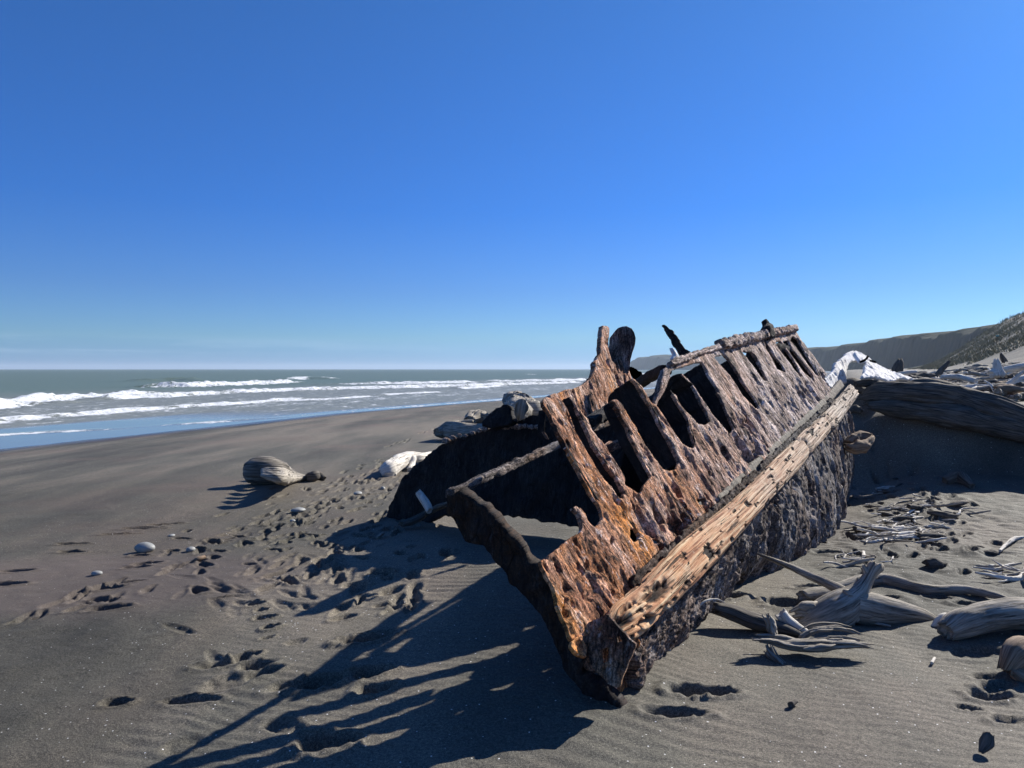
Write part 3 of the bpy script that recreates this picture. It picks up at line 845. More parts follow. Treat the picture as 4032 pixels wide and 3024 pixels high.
def bar(name, path, va, vb, wa, wb, mat, parent=wreck, K=8, n=None, amp=.010, freq=9, seed=0, power=6, offa=0., offb=0., jag=.03, smooth=False):
    """bar of rectangular section along a 3-D path; va, vb unit vectors, wa, wb widths (scalars or lists)"""
    P = np.asarray(path, float)
    wa = np.broadcast_to(np.asarray(wa, float), (len(P),)); wb = np.broadcast_to(np.asarray(wb, float), (len(P),))
    L = np.linalg.norm(np.diff(P, axis=0), axis=1).sum()
    n = n or int(np.clip(L / .015, 10, 420))
    C, _ = catmull(np.column_stack([P, wa, wb]), n)
    A = C[:, 3]; B = C[:, 4]; C = C[:, :3]
    m = 4 * K
    th = np.linspace(0, 2 * np.pi, m, endpoint=False)
    c, s = np.cos(th), np.sin(th); q = (np.abs(c) ** power + np.abs(s) ** power) ** (-1 / power)
    c, s = c * q * .5, s * q * .5
    va = nrm(va); vb = nrm(vb)
    V = C[:, None, :] + (A[:, None] * (c[None] + offa))[:, :, None] * va + (B[:, None] * (s[None] + offb))[:, :, None] * vb
    f = V.reshape(-1, 3)
    nn = np.stack([fbm(f[:, 0] * freq + k * 7 + seed, f[:, 1] * freq, f[:, 2] * freq, 4) for k in (0, 1)], 1)
    ra = (c[None] * np.ones((n, 1))).ravel() * 2; rb = (s[None] * np.ones((n, 1))).ravel() * 2
    f = f + va * (nn[:, 0] * amp * np.sign(ra) + nn[:, 1] * amp * .7)[:, None] + vb * (nn[:, 1] * amp * np.sign(rb) + nn[:, 0] * amp * .7)[:, None]
    V = f.reshape(n, m, 3)
    T = np.gradient(C, axis=0); T /= np.linalg.norm(T, axis=1)[:, None]
    for e, sg in ((0, -1), (n - 1, 1)):
        V[e] += sg * T[e] * (jag * fbm(V[e][:, 0] * 25, V[e][:, 1] * 25, V[e][:, 2] * 25, 2))[:, None]
    Vl = [V.reshape(-1, 3)]
    i = np.arange(n - 1)[:, None]; j = np.arange(m)[None, :]; j2 = (j + 1) % m
    F = [np.stack([i * m + j, i * m + j2, (i + 1) * m + j2, (i + 1) * m + j], 2).reshape(-1, 4)]
    base = n * m
    for e, sg in ((0, -1), (n - 1, 1)):
        prev = np.arange(m) + e * m
        for sc in (.5, .02):
            r = V[e].mean(0) + (V[e] - V[e].mean(0)) * sc + sg * T[e] * jag * .2
            Vl.append(r); cur = base + np.arange(m); base += m
            Fq = np.stack([prev, np.roll(prev, -1), np.roll(cur, -1), cur], 1)
            F.append(Fq if sg > 0 else Fq[:, ::-1]); prev = cur
    V = np.vstack(Vl); F = np.vstack(F)
    l = np.linspace(0, L, n)
    uv = np.zeros((len(V), 2)); per = np.cumsum(np.full(m, 2 * (A.mean() + B.mean()) / m))
    uv[:n * m, 0] = np.tile(per, n); uv[:n * m, 1] = np.repeat(l, m)
    if name in ('timber_beam',): uv = uv[:, ::-1].copy()
    return mk(name, V, F, mat, parent, uv=uv, smooth=smooth)

# main plating, outlines and openings measured on the hull plane
plate_out = (W('D', (690, 1445), (650, 1330), (620, 1260), (545, 1080), (500, 880), (430, 760), (375, 650), (355, 570), (390, 552), (440, 560), (445, 505), (530, 450), (600, 390), (700, 310), (790, 262))
    + W('A', (800, 1620), (798, 1560), (765, 1450), (715, 1405), (700, 1378), (740, 1355), (800, 1385), (845, 1440), (870, 1510), (910, 1560), (950, 1590), (990, 1550), (1028, 1500), (1015, 1420), (980, 1350),
        (900, 1240), (820, 1080), (740, 930), (680, 830), (620, 690), (540, 560), (490, 450), (440, 340), (385, 260), (372, 205), (405, 172), (460, 178), (520, 165), (590, 210), (650, 310), (700, 430), (740, 550),
        (820, 690), (900, 830), (960, 930), (1040, 1060), (1130, 1150), (1190, 1250), (1250, 1285), (1262, 1220), (1225, 1150),
        (1180, 1050), (1090, 950), (1020, 830), (925, 700), (880, 590), (820, 460), (790, 390), (740, 300), (700, 225), (655, 170), (690, 180), (750, 260), (820, 365), (880, 420), (910, 520), (980, 610), (1060, 690), (1100, 770),
        (1180, 890), (1230, 960), (1280, 1060), (1275, 1130), (1330, 1160), (1400, 1210), (1450, 1222), (1480, 1130), (1560, 1040),
        (1500, 930), (1450, 830), (1390, 720), (1320, 600), (1290, 500), (1230, 400), (1185, 310), (1150, 250), (1112, 212), (1180, 195), (1230, 240), (1290, 350), (1370, 470), (1440, 590), (1490, 680), (1560, 790), (1640, 900), (1690, 960),
        (1760, 975), (1820, 960), (1862, 890), (1820, 780), (1740, 640), (1660, 500), (1610, 380), (1560, 290), (1500, 200), (1400, 40), (1340, -30), (1370, -28), (1460, 60), (1570, 240), (1600, 250),
        (1640, 290), (1720, 410), (1800, 540), (1900, 680), (1970, 720), (2030, 730))
    + W('B', (370, 1420), (375, 1370), (345, 1290), (310, 1170), (300, 1100), (240, 1010), (170, 900), (110, 800), (86, 781), (130, 812), (175, 850), (215, 940), (275, 1015), (345, 1080), (405, 1150), (480, 1172), (540, 1130),
        (500, 1030), (440, 930), (390, 820), (340, 720), (280, 680), (205, 595), (240, 610), (335, 705), (400, 795), (455, 895), (520, 975), (565, 1050), (640, 1130), (700, 1205), (760, 1270), (802, 1210),
        (740, 1080), (700, 980), (660, 880), (630, 835), (560, 800), (640, 820), (600, 740), (520, 620), (490, 540), (458, 492), (430, 482), (300, 520), (200, 550), (110, 582), (92, 540), (88, 500), (140, 470), (300, 410), (480, 350), (610, 325),
        (900, 265), (1120, 225), (1300, 185), (1440, 150), (1470, 140), (1530, 240), (1600, 330), (1680, 430), (1740, 520), (1812, 612), (1790, 660), (1870, 800), (1880, 850), (1780, 960), (1660, 1060), (1520, 1230), (1400, 1320), (1250, 1480), (1120, 1580))
    + W('F', (1370, 380), (1260, 510), (1090, 690), (900, 880), (700, 1080), (500, 1260), (260, 1480)) + W('D', (1540, 830), (1340, 990), (1160, 1130), (1000, 1280), (860, 1390)))
plate_holes = [
    W('B', (585, 430), (690, 402), (750, 465), (800, 540), (870, 650), (920, 740), (990, 835), (1040, 900), (1078, 992), (1035, 990), (980, 930), (900, 850), (830, 740), (770, 650), (700, 570), (640, 500)),
    W('B', (888, 385), (905, 358), (930, 375), (990, 375), (1050, 460), (1100, 560), (1140, 640), (1172, 690), (1120, 685), (1060, 600), (1000, 510), (940, 450)),
    W('B', (1130, 240), (1180, 330), (1250, 430), (1330, 520), (1368, 605), (1330, 585), (1270, 560), (1215, 440), (1150, 340)),
    W('B', (1252, 275), (1312, 258), (1360, 340), (1430, 440), (1490, 530), (1540, 645), (1510, 640), (1450, 560), (1380, 460), (1310, 370)),
    W('B', (1330, 262), (1392, 250), (1440, 350), (1520, 450), (1600, 560), (1660, 640), (1675, 700), (1640, 670), (1560, 590), (1480, 480), (1400, 370)),
    W('B', (1412, 255), (1440, 205), (1500, 240), (1550, 330), (1620, 450), (1690, 550), (1732, 645), (1690, 620), (1620, 530), (1540, 420), (1470, 310)),
    W('D', (1330, 230), (1385, 225), (1430, 300), (1412, 350), (1370, 372), (1335, 330)),
    W('D', (1110, 340), (1135, 308), (1157, 350), (1142, 385), (1120, 402)),
    W('D', (482, 538), (512, 538), (522, 570), (498, 580)),
    W('D', (1575, 340), (1620, 335), (1665, 370), (1590, 388)),
    W('F', (670, 735), (770, 725), (770, 795), (700, 790)),
    W('F', (790, 430), (830, 430), (835, 485), (800, 470)),
]
S_len = float(np.linalg.norm(P1 - P0))
def terrace(f, n):
    g = f * n; k = np.floor(g); return (k + ss(.80, 1.0, g - k)) / n
def plate_disp(s, t):
    r = .022 * terrace(fbm(s * 8.5, t * 2.2, .3, 4), 5)               # scale breaking away in layers
    r += .012 * terrace(fbm(s * 24, t * 8, 21.3, 3), 3)
    r *= 1 - .60 * ss(.45, .75, t)
    r += .007 * fbm(s * 48, t * 26, 1.3, 3)
    ridge = np.abs(vn(s * 8.5, t * .9 + .4 * s, 9.)); r += .014 * (1 - ridge) ** 3 * ss(.05, .5, s)
    cr = np.abs(vn(s * 13 + .8 * fbm(s * 6, t * 6, 2., 2), t * 2.4, 31.)); r -= .012 * ss(.09, .02, cr) * ss(-.2, .2, fbm(s * 3, t * 2, 5., 2))
    low = ss(.66, .22, t)                                            # heavily eaten lower strake
    pit = fbm(s * 7.5, t * 3.1, 4.7, 4)
    r -= .060 * ss(.16, .27, pit) * low * ss(.3, 1.3, s)
    pit2 = fbm(s * 21, t * 10, 8.7, 3); r -= .020 * ss(.22, .32, pit2) * ss(-.05, .2, fbm(s * 1.9, t * 2.3, 41., 2))
    return r
sheet('hull_plating', PP, [plate_out], plate_holes, lambda s: .0085 + .0014 * max(s, 0), .022, plate_disp, M_RUST, wreck, edge=.008, efreq=55)

# ribs: deep frames standing inboard of the plating
def on_plate(px): return [onplane(x, y, PP.p, PP.n) for x, y in px]
rib_specs = [
    (W('A', (400, 200), (470, 370), (560, 560), (700, 840), (840, 1080), (980, 1310)), .035),
    (W('A', (665, 185), (745, 300), (830, 450), (890, 590), (935, 700), (1030, 830), (1100, 950), (1190, 1050), (1260, 1200)), .10),
    (W('A', (1125, 215), (1190, 310), (1240, 400), (1300, 500), (1330, 600), (1400, 720), (1460, 830), (1520, 930), (1590, 1040)), .095),
    (W('A', (1350, -25), (1410, 40), (1510, 200), (1570, 290), (1620, 380), (1670, 500), (1750, 640), (1830, 780), (1880, 890)), .27),
    (W('B', (95, 785), (180, 900), (250, 1010), (312, 1100), (322, 1170), (357, 1290), (390, 1400)), .26),
    (W('B', (212, 600), (290, 690), (350, 730), (400, 820), (450, 930), (510, 1030), (555, 1130)), .28),
    (W('B', (470, 492), (500, 540), (530, 620), (610, 740), (670, 880), (712, 980), (752, 1080), (815, 1210)), .30),
    (W('B', (760, 465), (810, 540), (880, 650), (930, 740), (1000, 835), (1050, 900), (1090, 992)), .30),
    (W('B', (1000, 378), (1060, 460), (1110, 560), (1150, 640), (1185, 700)), .30),
    (W('B', (1142, 245), (1190, 330), (1260, 430), (1340, 520), (1380, 605)), .30),
    (W('B', (1322, 262), (1370, 340), (1440, 440), (1500, 530), (1550, 645)), .30),
    (W('B', (1400, 252), (1450, 350), (1530, 450), (1610, 560), (1675, 650), (1690, 700)), .30),
    (W('B', (1450, 205), (1510, 245), (1560, 330), (1630, 450), (1700, 550), (1745, 645)), .30),
]
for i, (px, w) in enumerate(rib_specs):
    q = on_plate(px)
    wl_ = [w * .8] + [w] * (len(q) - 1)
    bar('rib', q, dirb, -PP.n, .020, wl_, M_RUST_SHADE, K=7, offa=.5, offb=.5, amp=.006, seed=i)

# rails
def path_plate(px, off=0.0, up=0.0):
    return [q + off * PP.n + up * PP.t for q in on_plate(px)]
bar('gunwale_rail', path_plate(W('B', (615, 285), (760, 262), (900, 228), (1050, 195), (1200, 160), (1330, 140), (1440, 110)), .02, -.022), PP.n, PP.t, [.09, .10, .09, .09, .08, .08, .09], [.095, .10, .095, .09, .08, .075, .085], M_RUST_PALE, K=9, power=3.2, amp=.024, freq=20, seed=3, jag=.06)
bar('lower_rail', path_plate(W('B', (100, 515), (300, 435), (480, 372), (640, 330)), .01), PP.n, PP.t, .045, .05, M_RUST_PALE, K=7, power=4, amp=.014, freq=18, seed=5, jag=.04)
bar('rail_bracket', path_plate(W('B', (80, 545), (60, 640), (35, 730), (-10, 860), (-60, 980)), -.02), PP.n, dirb, [.05, .06, .06, .05, .03], [.14, .17, .16, .09, .05], M_RUST, K=6, amp=.014, seed=6)
pv = path_plate(W('B', (1180, 250), (1150, 170), (1125, 130), (1120, 95), (1100, 55), (1105, 42)), .03)
bar('rail_stanchion', pv, PP.n, dirb, [.10, .11, .13, .07, .05, .03], [.16, .20, .22, .09, .06, .03], M_RUST_SHADE, K=6, power=3, amp=.016, freq=16, seed=8)

# timber beam lying along the bilge
bpx = [(2400, 2492), (2455, 2450), (2548, 2372), (2742, 2179), (2898, 2031), (3022, 1906), (3150, 1772), (3262, 1655), (3310, 1602), (3357, 1541)]
hw = [.050, .085, .098, .100, .097, .094, .090, .087, .084, .080]
BP = [onplane(x, y, P0, nout) for x, y in bpx]
def mat_beam():
    k = NT('worm_eaten_timber')
    u = k.coord('UV', (.8, 30, 1)); p = k.coord('Position'); uu = k.coord('UV', (1, 1, 1))
    yy = k.maprange(k.sep(p)[1], 3.4, 8.5, 0., 1.)
    g = k.noise(u, 2.0, 7, .7, .35)
    near = k.ramp(g, [(.30, (.06, .025, .014)), (.40, (.42, .17, .08)), (.50, (.68, .34, .16)), (.62, (.88, .64, .37))])
    farc = k.ramp(g, [(.32, (.05, .038, .03)), (.43, (.32, .24, .18)), (.56, (.66, .56, .45))])
    f = k.math('ADD', yy, k.math('MULTIPLY', k.math('SUBTRACT', k.noise(p, 2.2, 3), .5), 1.0), clamp=True)
    c = k.mix(f, near, farc)
    c = k.mix(k.ramp(k.noise(p, 7, 4, .7), [(.55, 0.), (.66, .40)]), c, (.80, .66, .46))
    cr = k.ramp(k.noise(k.coord('UV', (1.1, 46, 1)), 1.8, 4, .62), [(.36, 1.), (.42, 0.)])
    pits = k.ramp(k.noise(k.coord('UV', (9, 26, 1)), 1.5, 3, .6), [(.315, 1.), (.35, 0.)])
    pits2 = k.attr('pit')
    d = k.math('MAXIMUM', k.math('MAXIMUM', k.math('MULTIPLY', cr, .9), pits), pits2)
    c = k.mix(d, c, (.020, .013, .010))
    b = k.bump(g, .9, .015)
    b = k.bump(k.math('SUBTRACT', 1.0, d), 1.0, .02, b)
    return k.fin(c, .85, b, .2)
def beam():
    n, K = 620, 64
    C, L = catmull(np.column_stack([BP, hw]), n)
    R = C[:, 3]; C = C[:, :3]; l = np.linspace(0, L, n)
    th = np.linspace(0, 2 * np.pi, K, endpoint=False)
    c, s = np.cos(th), np.sin(th); q = (np.abs(c) ** 3 + np.abs(s) ** 3) ** (-1 / 3)
    TH, LL = np.meshgrid(th, l)
    gr = .10 * vn(np.cos(TH) * 7, np.sin(TH) * 7, LL * 1.6) + .05 * vn(np.cos(TH) * 16, np.sin(TH) * 16, LL * 3)
    lump = .16 * fbm(np.cos(TH) * .9, np.sin(TH) * .9 + 4, LL * 1.6, 3)
    pit = fbm(np.cos(TH) * 2.6 + 3, np.sin(TH) * 2.6, LL * 7.5, 3)
    pitm = ss(.30, .40, pit)
    endm = ss(1.15, .15, LL)                                     # rotten near end
    rot = ss(-.05, .25, fbm(np.cos(TH) * 1.9, np.sin(TH) * 1.9 + 9, LL * 4.2, 4) - .45 * (1 - endm)) * endm
    notch = .30 * np.exp(-((LL - 4.05 - .1 * np.sin(TH)) / .05) ** 2) + .2 * np.exp(-((LL - 5.2) / .06) ** 2)
    k = 1 + gr + lump - .16 * pitm - .60 * rot - notch
    V = C[:, None, :] + tdir * ((R[:, None] * k * (c * q)[None]) * 1.0)[:, :, None] + nout * ((R[:, None] * k * (s * q)[None]) * .62)[:, :, None]
    e = np.array([0, n - 1])
    V[0] -= dirb * (.10 * vn(c * 3, s * 3, .3))[:, None]; V[-1] += dirb * (.08 * vn(c * 3, s * 3, .9))[:, None]
    Vs = [V.reshape(-1, 3)]; i = np.arange(n - 1)[:, None]; j = np.arange(K)[None, :]; j2 = (j + 1) % K
    F = [np.stack([i * K + j, i * K + j2, (i + 1) * K + j2, (i + 1) * K + j], 2).reshape(-1, 4)]
    base = n * K
    for ee, sg in ((0, -1), (n - 1, 1)):
        prev = np.arange(K) + ee * K
        for sc, ax in ((.75, -.03), (.3, -.06), (.02, -.08)):
            Vs.append(V[ee].mean(0) + (V[ee] - V[ee].mean(0)) * sc + sg * dirb * ax * (1 + vn(c * 4, s * 4, sc))[:, None]); cur = base + np.arange(K); base += K
            Fq = np.stack([prev, np.roll(prev, -1), np.roll(cur, -1), cur], 1)
            F.append(Fq if sg > 0 else Fq[:, ::-1]); prev = cur
    Vn = np.vstack(Vs); F = np.vstack(F)
    if np.dot(np.cross(tdir, nout), dirb) > 0: pass
    uv = np.zeros((len(Vn), 2)); uv[:n * K, 0] = LL.ravel(); uv[:n * K, 1] = (TH * .1).ravel()
    at = np.zeros(len(Vn)); at[:n * K] = np.maximum(pitm, ss(.25, .8, rot)).ravel(); at[n * K:] = .8
    return mk('timber_beam', Vn, F, mat_beam(), wreck, uv=uv, smooth=False, attr={'pit': at})
beam()

# dark iron strap between plating and beam
ledge = [q - .035 * PP.n + .115 * PP.t for q in BP]
bar('bilge_strake', ledge[2:-1], PP.n, PP.t, .03, [.04, .05, .05, .05, .045, .045, .045], M_RUST_DK2, K=7, amp=.022, freq=22, seed=12)

# crusted lower hull from the beam down into the sand
def lower_hull():
    top = [(2455, 2480), (2560, 2395), (2742, 2210), (2898, 2060), (3022, 1940), (3150, 1805), (3262, 1690), (3310, 1640), (3350, 1580)]
    foot = [(2470, 2700), (2530, 2580), (2640, 2510), (2800, 2370), (2912, 2273), (3042, 2240), (3129, 2197), (3209, 2154), (3290, 2085), (3336, 1950)]
    T = np.array([onplane(x, y, P0, nout) for x, y in top]) - nout * .045
    B = np.array([on_ground(x, y) for x, y in foot])
    n, m = 560, 90
    T, _ = catmull(T, n); B, _ = catmull(B, n)
    B = B - np.array([0, 0, .12])
    a = np.linspace(0, 1, n)[:, None]; f = np.linspace(0, 1, m)[None, :]
    V = T[:, None, :] * (1 - f)[:, :, None] + B[:, None, :] * f[:, :, None]
    s = (a * S_len) * np.ones_like(f); t = f * 1.0 * np.ones_like(a)
    bul = .06 * np.sin(np.pi * f) * np.ones_like(a)
    sh = s + .45 * t
    h = .055 * fbm(sh * 5.5, t * 3.2, 1.5, 4) + .030 * (1 - np.abs(vn(sh * 8, t * 2.2, 3.3))) ** 2 - .05 * ss(.1, .38, fbm(sh * 11, t * 6.5, 7.7, 3)) + .012 * fbm(s * 40, t * 30, 2.2, 3)
    no = nrm((.83, -.52, .1))
    V = V + no * (h + bul)[:, :, None]
    back = V - no * .09
    idx = np.arange(n * m).reshape(n, m)
    q = np.stack([idx[:-1, :-1], idx[:-1, 1:], idx[1:, 1:], idx[1:, :-1]], 2).reshape(-1, 4)
    F = [q, q[:, ::-1] + n * m]
    for e in (np.stack([idx[0, :-1], idx[0, 1:]], 1), np.stack([idx[-1, 1:], idx[-1, :-1]], 1), np.stack([idx[1:, 0], idx[:-1, 0]], 1)):
        F.append(np.stack([e[:, 1], e[:, 0], e[:, 0] + n * m, e[:, 1] + n * m], 1))
    VV = np.vstack([V.reshape(-1, 3), back.reshape(-1, 3)])
    uv = np.tile(np.stack([sh.ravel(), t.ravel()], 1), (2, 1))
    mk('lower_hull', VV, np.vstack(F), M_RUST_LOW, wreck, uv=uv)
lower_hull()

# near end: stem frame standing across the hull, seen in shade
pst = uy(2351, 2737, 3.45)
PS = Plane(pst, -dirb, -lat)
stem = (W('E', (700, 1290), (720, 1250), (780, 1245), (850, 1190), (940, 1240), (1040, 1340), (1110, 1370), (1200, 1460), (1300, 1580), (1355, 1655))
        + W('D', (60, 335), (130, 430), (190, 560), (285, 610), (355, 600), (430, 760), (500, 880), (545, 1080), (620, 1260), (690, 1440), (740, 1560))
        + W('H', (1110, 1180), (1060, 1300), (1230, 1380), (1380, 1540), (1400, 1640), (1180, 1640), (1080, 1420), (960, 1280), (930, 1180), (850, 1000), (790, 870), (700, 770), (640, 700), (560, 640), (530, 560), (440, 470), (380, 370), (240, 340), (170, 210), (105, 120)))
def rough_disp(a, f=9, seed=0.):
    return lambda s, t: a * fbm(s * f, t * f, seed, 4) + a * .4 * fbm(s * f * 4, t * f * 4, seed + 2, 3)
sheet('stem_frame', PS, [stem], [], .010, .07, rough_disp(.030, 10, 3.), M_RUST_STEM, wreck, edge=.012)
# torn flaps and the foot of the hull at the near end
PF = Plane(PP.p + .012 * PP.n, PP.n, dirb)
sheet('torn_plate', PF, [W('D', (700, 1450), (755, 1400), (812, 1368), (822, 1440), (868, 1530), (858, 1640), (800, 1620), (740, 1580), (690, 1510))], [], .008, .02, rough_disp(.020, 12, 4.), M_RUST, wreck)
pft = uy(2440, 2700, 3.56)
sheet('torn_plate', Plane(pft, nrm((.78, -.58, .25)), dirb), [W('H', (1225, 1378), (1300, 1330), (1345, 1230), (1420, 1180), (1425, 1370), (1480, 1560), (1470, 1640), (1400, 1640))], [], .008, .03, rough_disp(.03, 10, 6.), M_RUST, wreck)
for c, r, s in ((W('D', (1195, 1600))[0], .035, 1), (W('D', (1010, 1590))[0], .04, 2), (W('D', (1360, 1480))[0], .03, 5)):
    q = uy(c[0], c[1], 3.62)
    v, f, u = stone_geo(q, (r, r * .8, r * 1.7), s, 20, .45)
    mk('rust_lump', v, f, M_RUST, wreck, uv=u * .1)
sheet('hollow_shade_sheet', Plane(uy(2390, 2520, 3.42), nrm((-.42, -.86, .22)), (.86, -.42, 0)), [W('D', (790, 1375), (850, 1265), (960, 1185), (1080, 1150), (1160, 1250), (1290, 1380), (1400, 1480), (1370, 1600), (1310, 1700), (1250, 1850), (1200, 1960), (1080, 1940), (980, 1830), (880, 1680), (850, 1530))], [W('D', (1000, 1560), (1080, 1540), (1100, 1640), (1030, 1680)), W('D', (1180, 1400), (1220, 1390), (1230, 1450), (1190, 1460))], .009, .03, rough_disp(.032, 8, 28.), M_RUST_LOW, wreck, edge=.022, efreq=16)  # dark sheet standing in for the shaded hollow at the bow
# dark inner skin closing the hollow behind the rotten beam end
sheet('inner_skin', Plane(P0 - .16 * nout - .02 * lat, nrm((.55, -.80, .25)), (1, .6, 0)), [W('D', (690, 1430), (830, 1180), (1150, 1020), (1500, 1050), (1560, 1300), (1400, 1620), (1200, 1800), (900, 1800), (760, 1640))], [], .012, .03, rough_disp(.03, 7, 8.), M_RUST_LOW, wreck)

# port side: stringer from the stem top, inner shell below it
e1 = uy(1789, 1935, 3.95); e2 = uy(2209, 1745, 4.95)
e3 = e2 + (e2 - e1) * 1.9
bar('stringer', [e1 - (e2 - e1) * .03, e1 * .5 + e2 * .5, e2, e3], (0, 0, 1), nrm((.85, -.53, 0)), [.040, .045, .045, .045], [.045, .04, .04, .04], M_RUST_LOW, K=7, amp=.014, freq=16, seed=21)  # darker crust on the stringer stands in for the shade on it
# far shell plate rising from the sand on the left, coloured dark as shade
pq = uy(1522, 2013, 8.3)
PE = Plane(pq, nrm((-.55, -.83, .10)), (.83, -.55, 0))
shell = W('E', (40, 1560), (60, 1420), (115, 1300), (230, 1060), (330, 950), (420, 870), (520, 790), (600, 715), (740, 650), (820, 610), (900, 580), (1000, 548), (1100, 530), (1300, 470), (1450, 445), (1560, 395), (1650, 365), (1742, 345), (1850, 400), (2000, 440), (2259, 450), (2520, 330), (2750, 300), (3000, 420), (3050, 1600), (2300, 1640), (1900, 1560), (1500, 1500), (1100, 1440), (700, 1480), (400, 1600))
sheet('bow_shell', PE, [shell], [], .022, .05, rough_disp(.05, 4, 10.), M_RUST_SHADE, wreck, edge=.03, efreq=14)
rr = random.Random(8)
for k in range(15):
    f = k / 14
    a = 740 + f * 1000; b = np.interp(a, [740, 900, 1100, 1300, 1450, 1742], [650, 590, 535, 500, 500, 500]) + rr.uniform(-8, 25)
    q = onplane(*W('E', (a, b))[0], PE.p, PE.n) + PE.n * .05
    r = rr.uniform(.012, .03)
    v, f_, u = stone_geo(q, (r * 1.5, r, r), k, 14, .5)
    mk('rivet_scale', v, f_, M_RUST, wreck, uv=u * .1)
sheet('bow_fragment', Plane(uy(1990, 1650, 7.2), nrm((-.45, -.85, .2)), (.85, -.45, 0)), [W('E', (1085, 450), (1130, 400), (1220, 320), (1250, 295), (1330, 250), (1380, 248), (1392, 280), (1400, 350), (1435, 410), (1425, 450), (1380, 480), (1200, 520), (1110, 500))], [], .012, .12, rough_disp(.04, 6, 15.), M_RUST_SHADE, wreck, edge=.02)
bar('bent_strap', [uy(*W('E', q)[0], 6.2) for q in ((1760, 320), (1752, 420), (1745, 520), (1752, 600), (1790, 625))], (1, 0, 0), (0, 1, 0), .06, .03, M_RUST_SHADE, K=5, amp=.008, seed=31)
bar('bent_strap', [uy(*W('E', q)[0], 6.15) for q in ((1762, 555), (1780, 580), (1803, 620))], (1, 0, 0), (0, 1, 0), .025, .02, M_RUST, K=5, amp=.004, seed=32)

# lit remnant of the port side with its spike
PC = Plane(uy(2330, 1600, 6.95), nrm((.82, -.45, .36)), (.6, .72, 0))
port = W('C', (-130, 1110), (0, 1095), (100, 1040), (200, 1030), (300, 1000), (400, 935), (480, 860), (520, 760), (522, 650), (560, 590), (605, 510), (608, 400), (620, 240), (638, 118), (700, 118), (742, 152), (735, 250), (722, 350), (732, 480), (760, 580), (795, 640), (860, 600), (940, 608), (1000, 690), (1030, 790), (1060, 880), (1150, 1000), (1150, 1300), (900, 1380), (700, 1350), (520, 1440), (430, 1500), (350, 1450), (250, 1420), (100, 1300), (-100, 1300))
sheet('port_remnant', PC, [port], [W('C', (760, 590), (800, 615), (800, 650), (770, 625))], .012, .05, plate_disp, M_RUST_PORT, wreck, edge=.012, efreq=24)
# rounded slab standing behind the spike, twisted horn and debris
PK = Plane(uy(2450, 1370, 8.1), nrm((-.12, -.97, .12)), (1, -.12, 0))
sheet('rounded_slab', PK, [W('C', (725, 400), (735, 300), (790, 210), (850, 155), (920, 130), (990, 122), (1060, 155), (1100, 210), (1125, 290), (1118, 380), (1085, 480), (1050, 590), (1035, 680), (1015, 800), (980, 900), (820, 900), (760, 700), (730, 560))], [], .011, .13, rough_disp(.035, 5, 16.), M_RUST_LOW, wreck, edge=.010, efreq=12)
PH = Plane(uy(2660, 1340, 7.6), nrm((-.35, -.93, .1)), (.93, -.35, 0))
sheet('torn_frame', PH, [W('B', (10, 85), (40, 68), (75, 85), (125, 130), (170, 190), (215, 260), (260, 320), (335, 380), (340, 420), (220, 470), (205, 420), (160, 350), (120, 290), (105, 240), (70, 210), (40, 150), (35, 120))], [], .012, .10, rough_disp(.03, 7, 17.), M_RUST_SHADE, wreck, edge=.018)
sheet('torn_plate', Plane(uy(2655, 1390, 7.3), nrm((.75, -.62, .2)), dirb), [W('B', (125, 325), (150, 340), (190, 390), (215, 450), (150, 480), (130, 440), (155, 410))], [], .012, .03, rough_disp(.02, 7, 18.), M_RUST_WHITE, wreck)
bar('deck_beam', [uy(*W('C', q)[0], Y) for q, Y in (((1130, 975), 8.6), ((1300, 880), 8.2), ((1450, 800), 7.8), ((1560, 760), 7.4))], (0, 0, 1), (.8, -.6, 0), .10, .12, M_RUST_SHADE, K=6, amp=.012, seed=33)
bar('deck_debris', [uy(*W('C', q)[0], 9.0) for q in ((1040, 740), (1090, 800), (1140, 860), (1200, 920))], (0, 0, 1), (1, 0, 0), [.05, .09, .10, .08], [.05, .08, .10, .08], M_RUST_SHADE, K=6, amp=.02, freq=15, seed=34)
bar('deck_beam', [uy(*W('C', q)[0], Y) for q, Y in (((415, 1525), 5.1), ((600, 1430), 5.5), ((790, 1330), 5.9), ((1000, 1230), 6.3))], (0, 0, 1), (.85, -.53, 0), [.05, .07, .09, .09], .10, M_RUST_SHADE, K=6, amp=.012, seed=35)
bar('deck_beam', [uy(*W('A', q)[0], Y) for q, Y in (((1060, 740), 5.2), ((1180, 690), 5.5), ((1330, 630), 5.9), ((1500, 560), 6.4))], (0, 0, 1), (.85, -.53, 0), [.06, .06, .06, .06], .05, M_RUST, K=6, amp=.012, seed=36)
# bulkhead added inside the hull, raised to hide daylight and shade the sand
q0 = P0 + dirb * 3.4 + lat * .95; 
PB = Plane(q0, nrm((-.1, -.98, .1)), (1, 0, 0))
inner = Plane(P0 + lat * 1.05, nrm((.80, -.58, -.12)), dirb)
sheet('blocking_bulkhead', inner, [], [], .03, .03, rough_disp(.05, 4, 20.), M_RUST_SHADE, wreck, edge=.03, efreq=10,
      union_st=[[(1.85, -.45), (1.9, .05), (2.1, .32), (2.35, .66), (2.6, .74), (3.3, .74), (4.4, .76), (5.6, .84), (6.0, .78), (6.35, .3), (6.4, -.5)]])

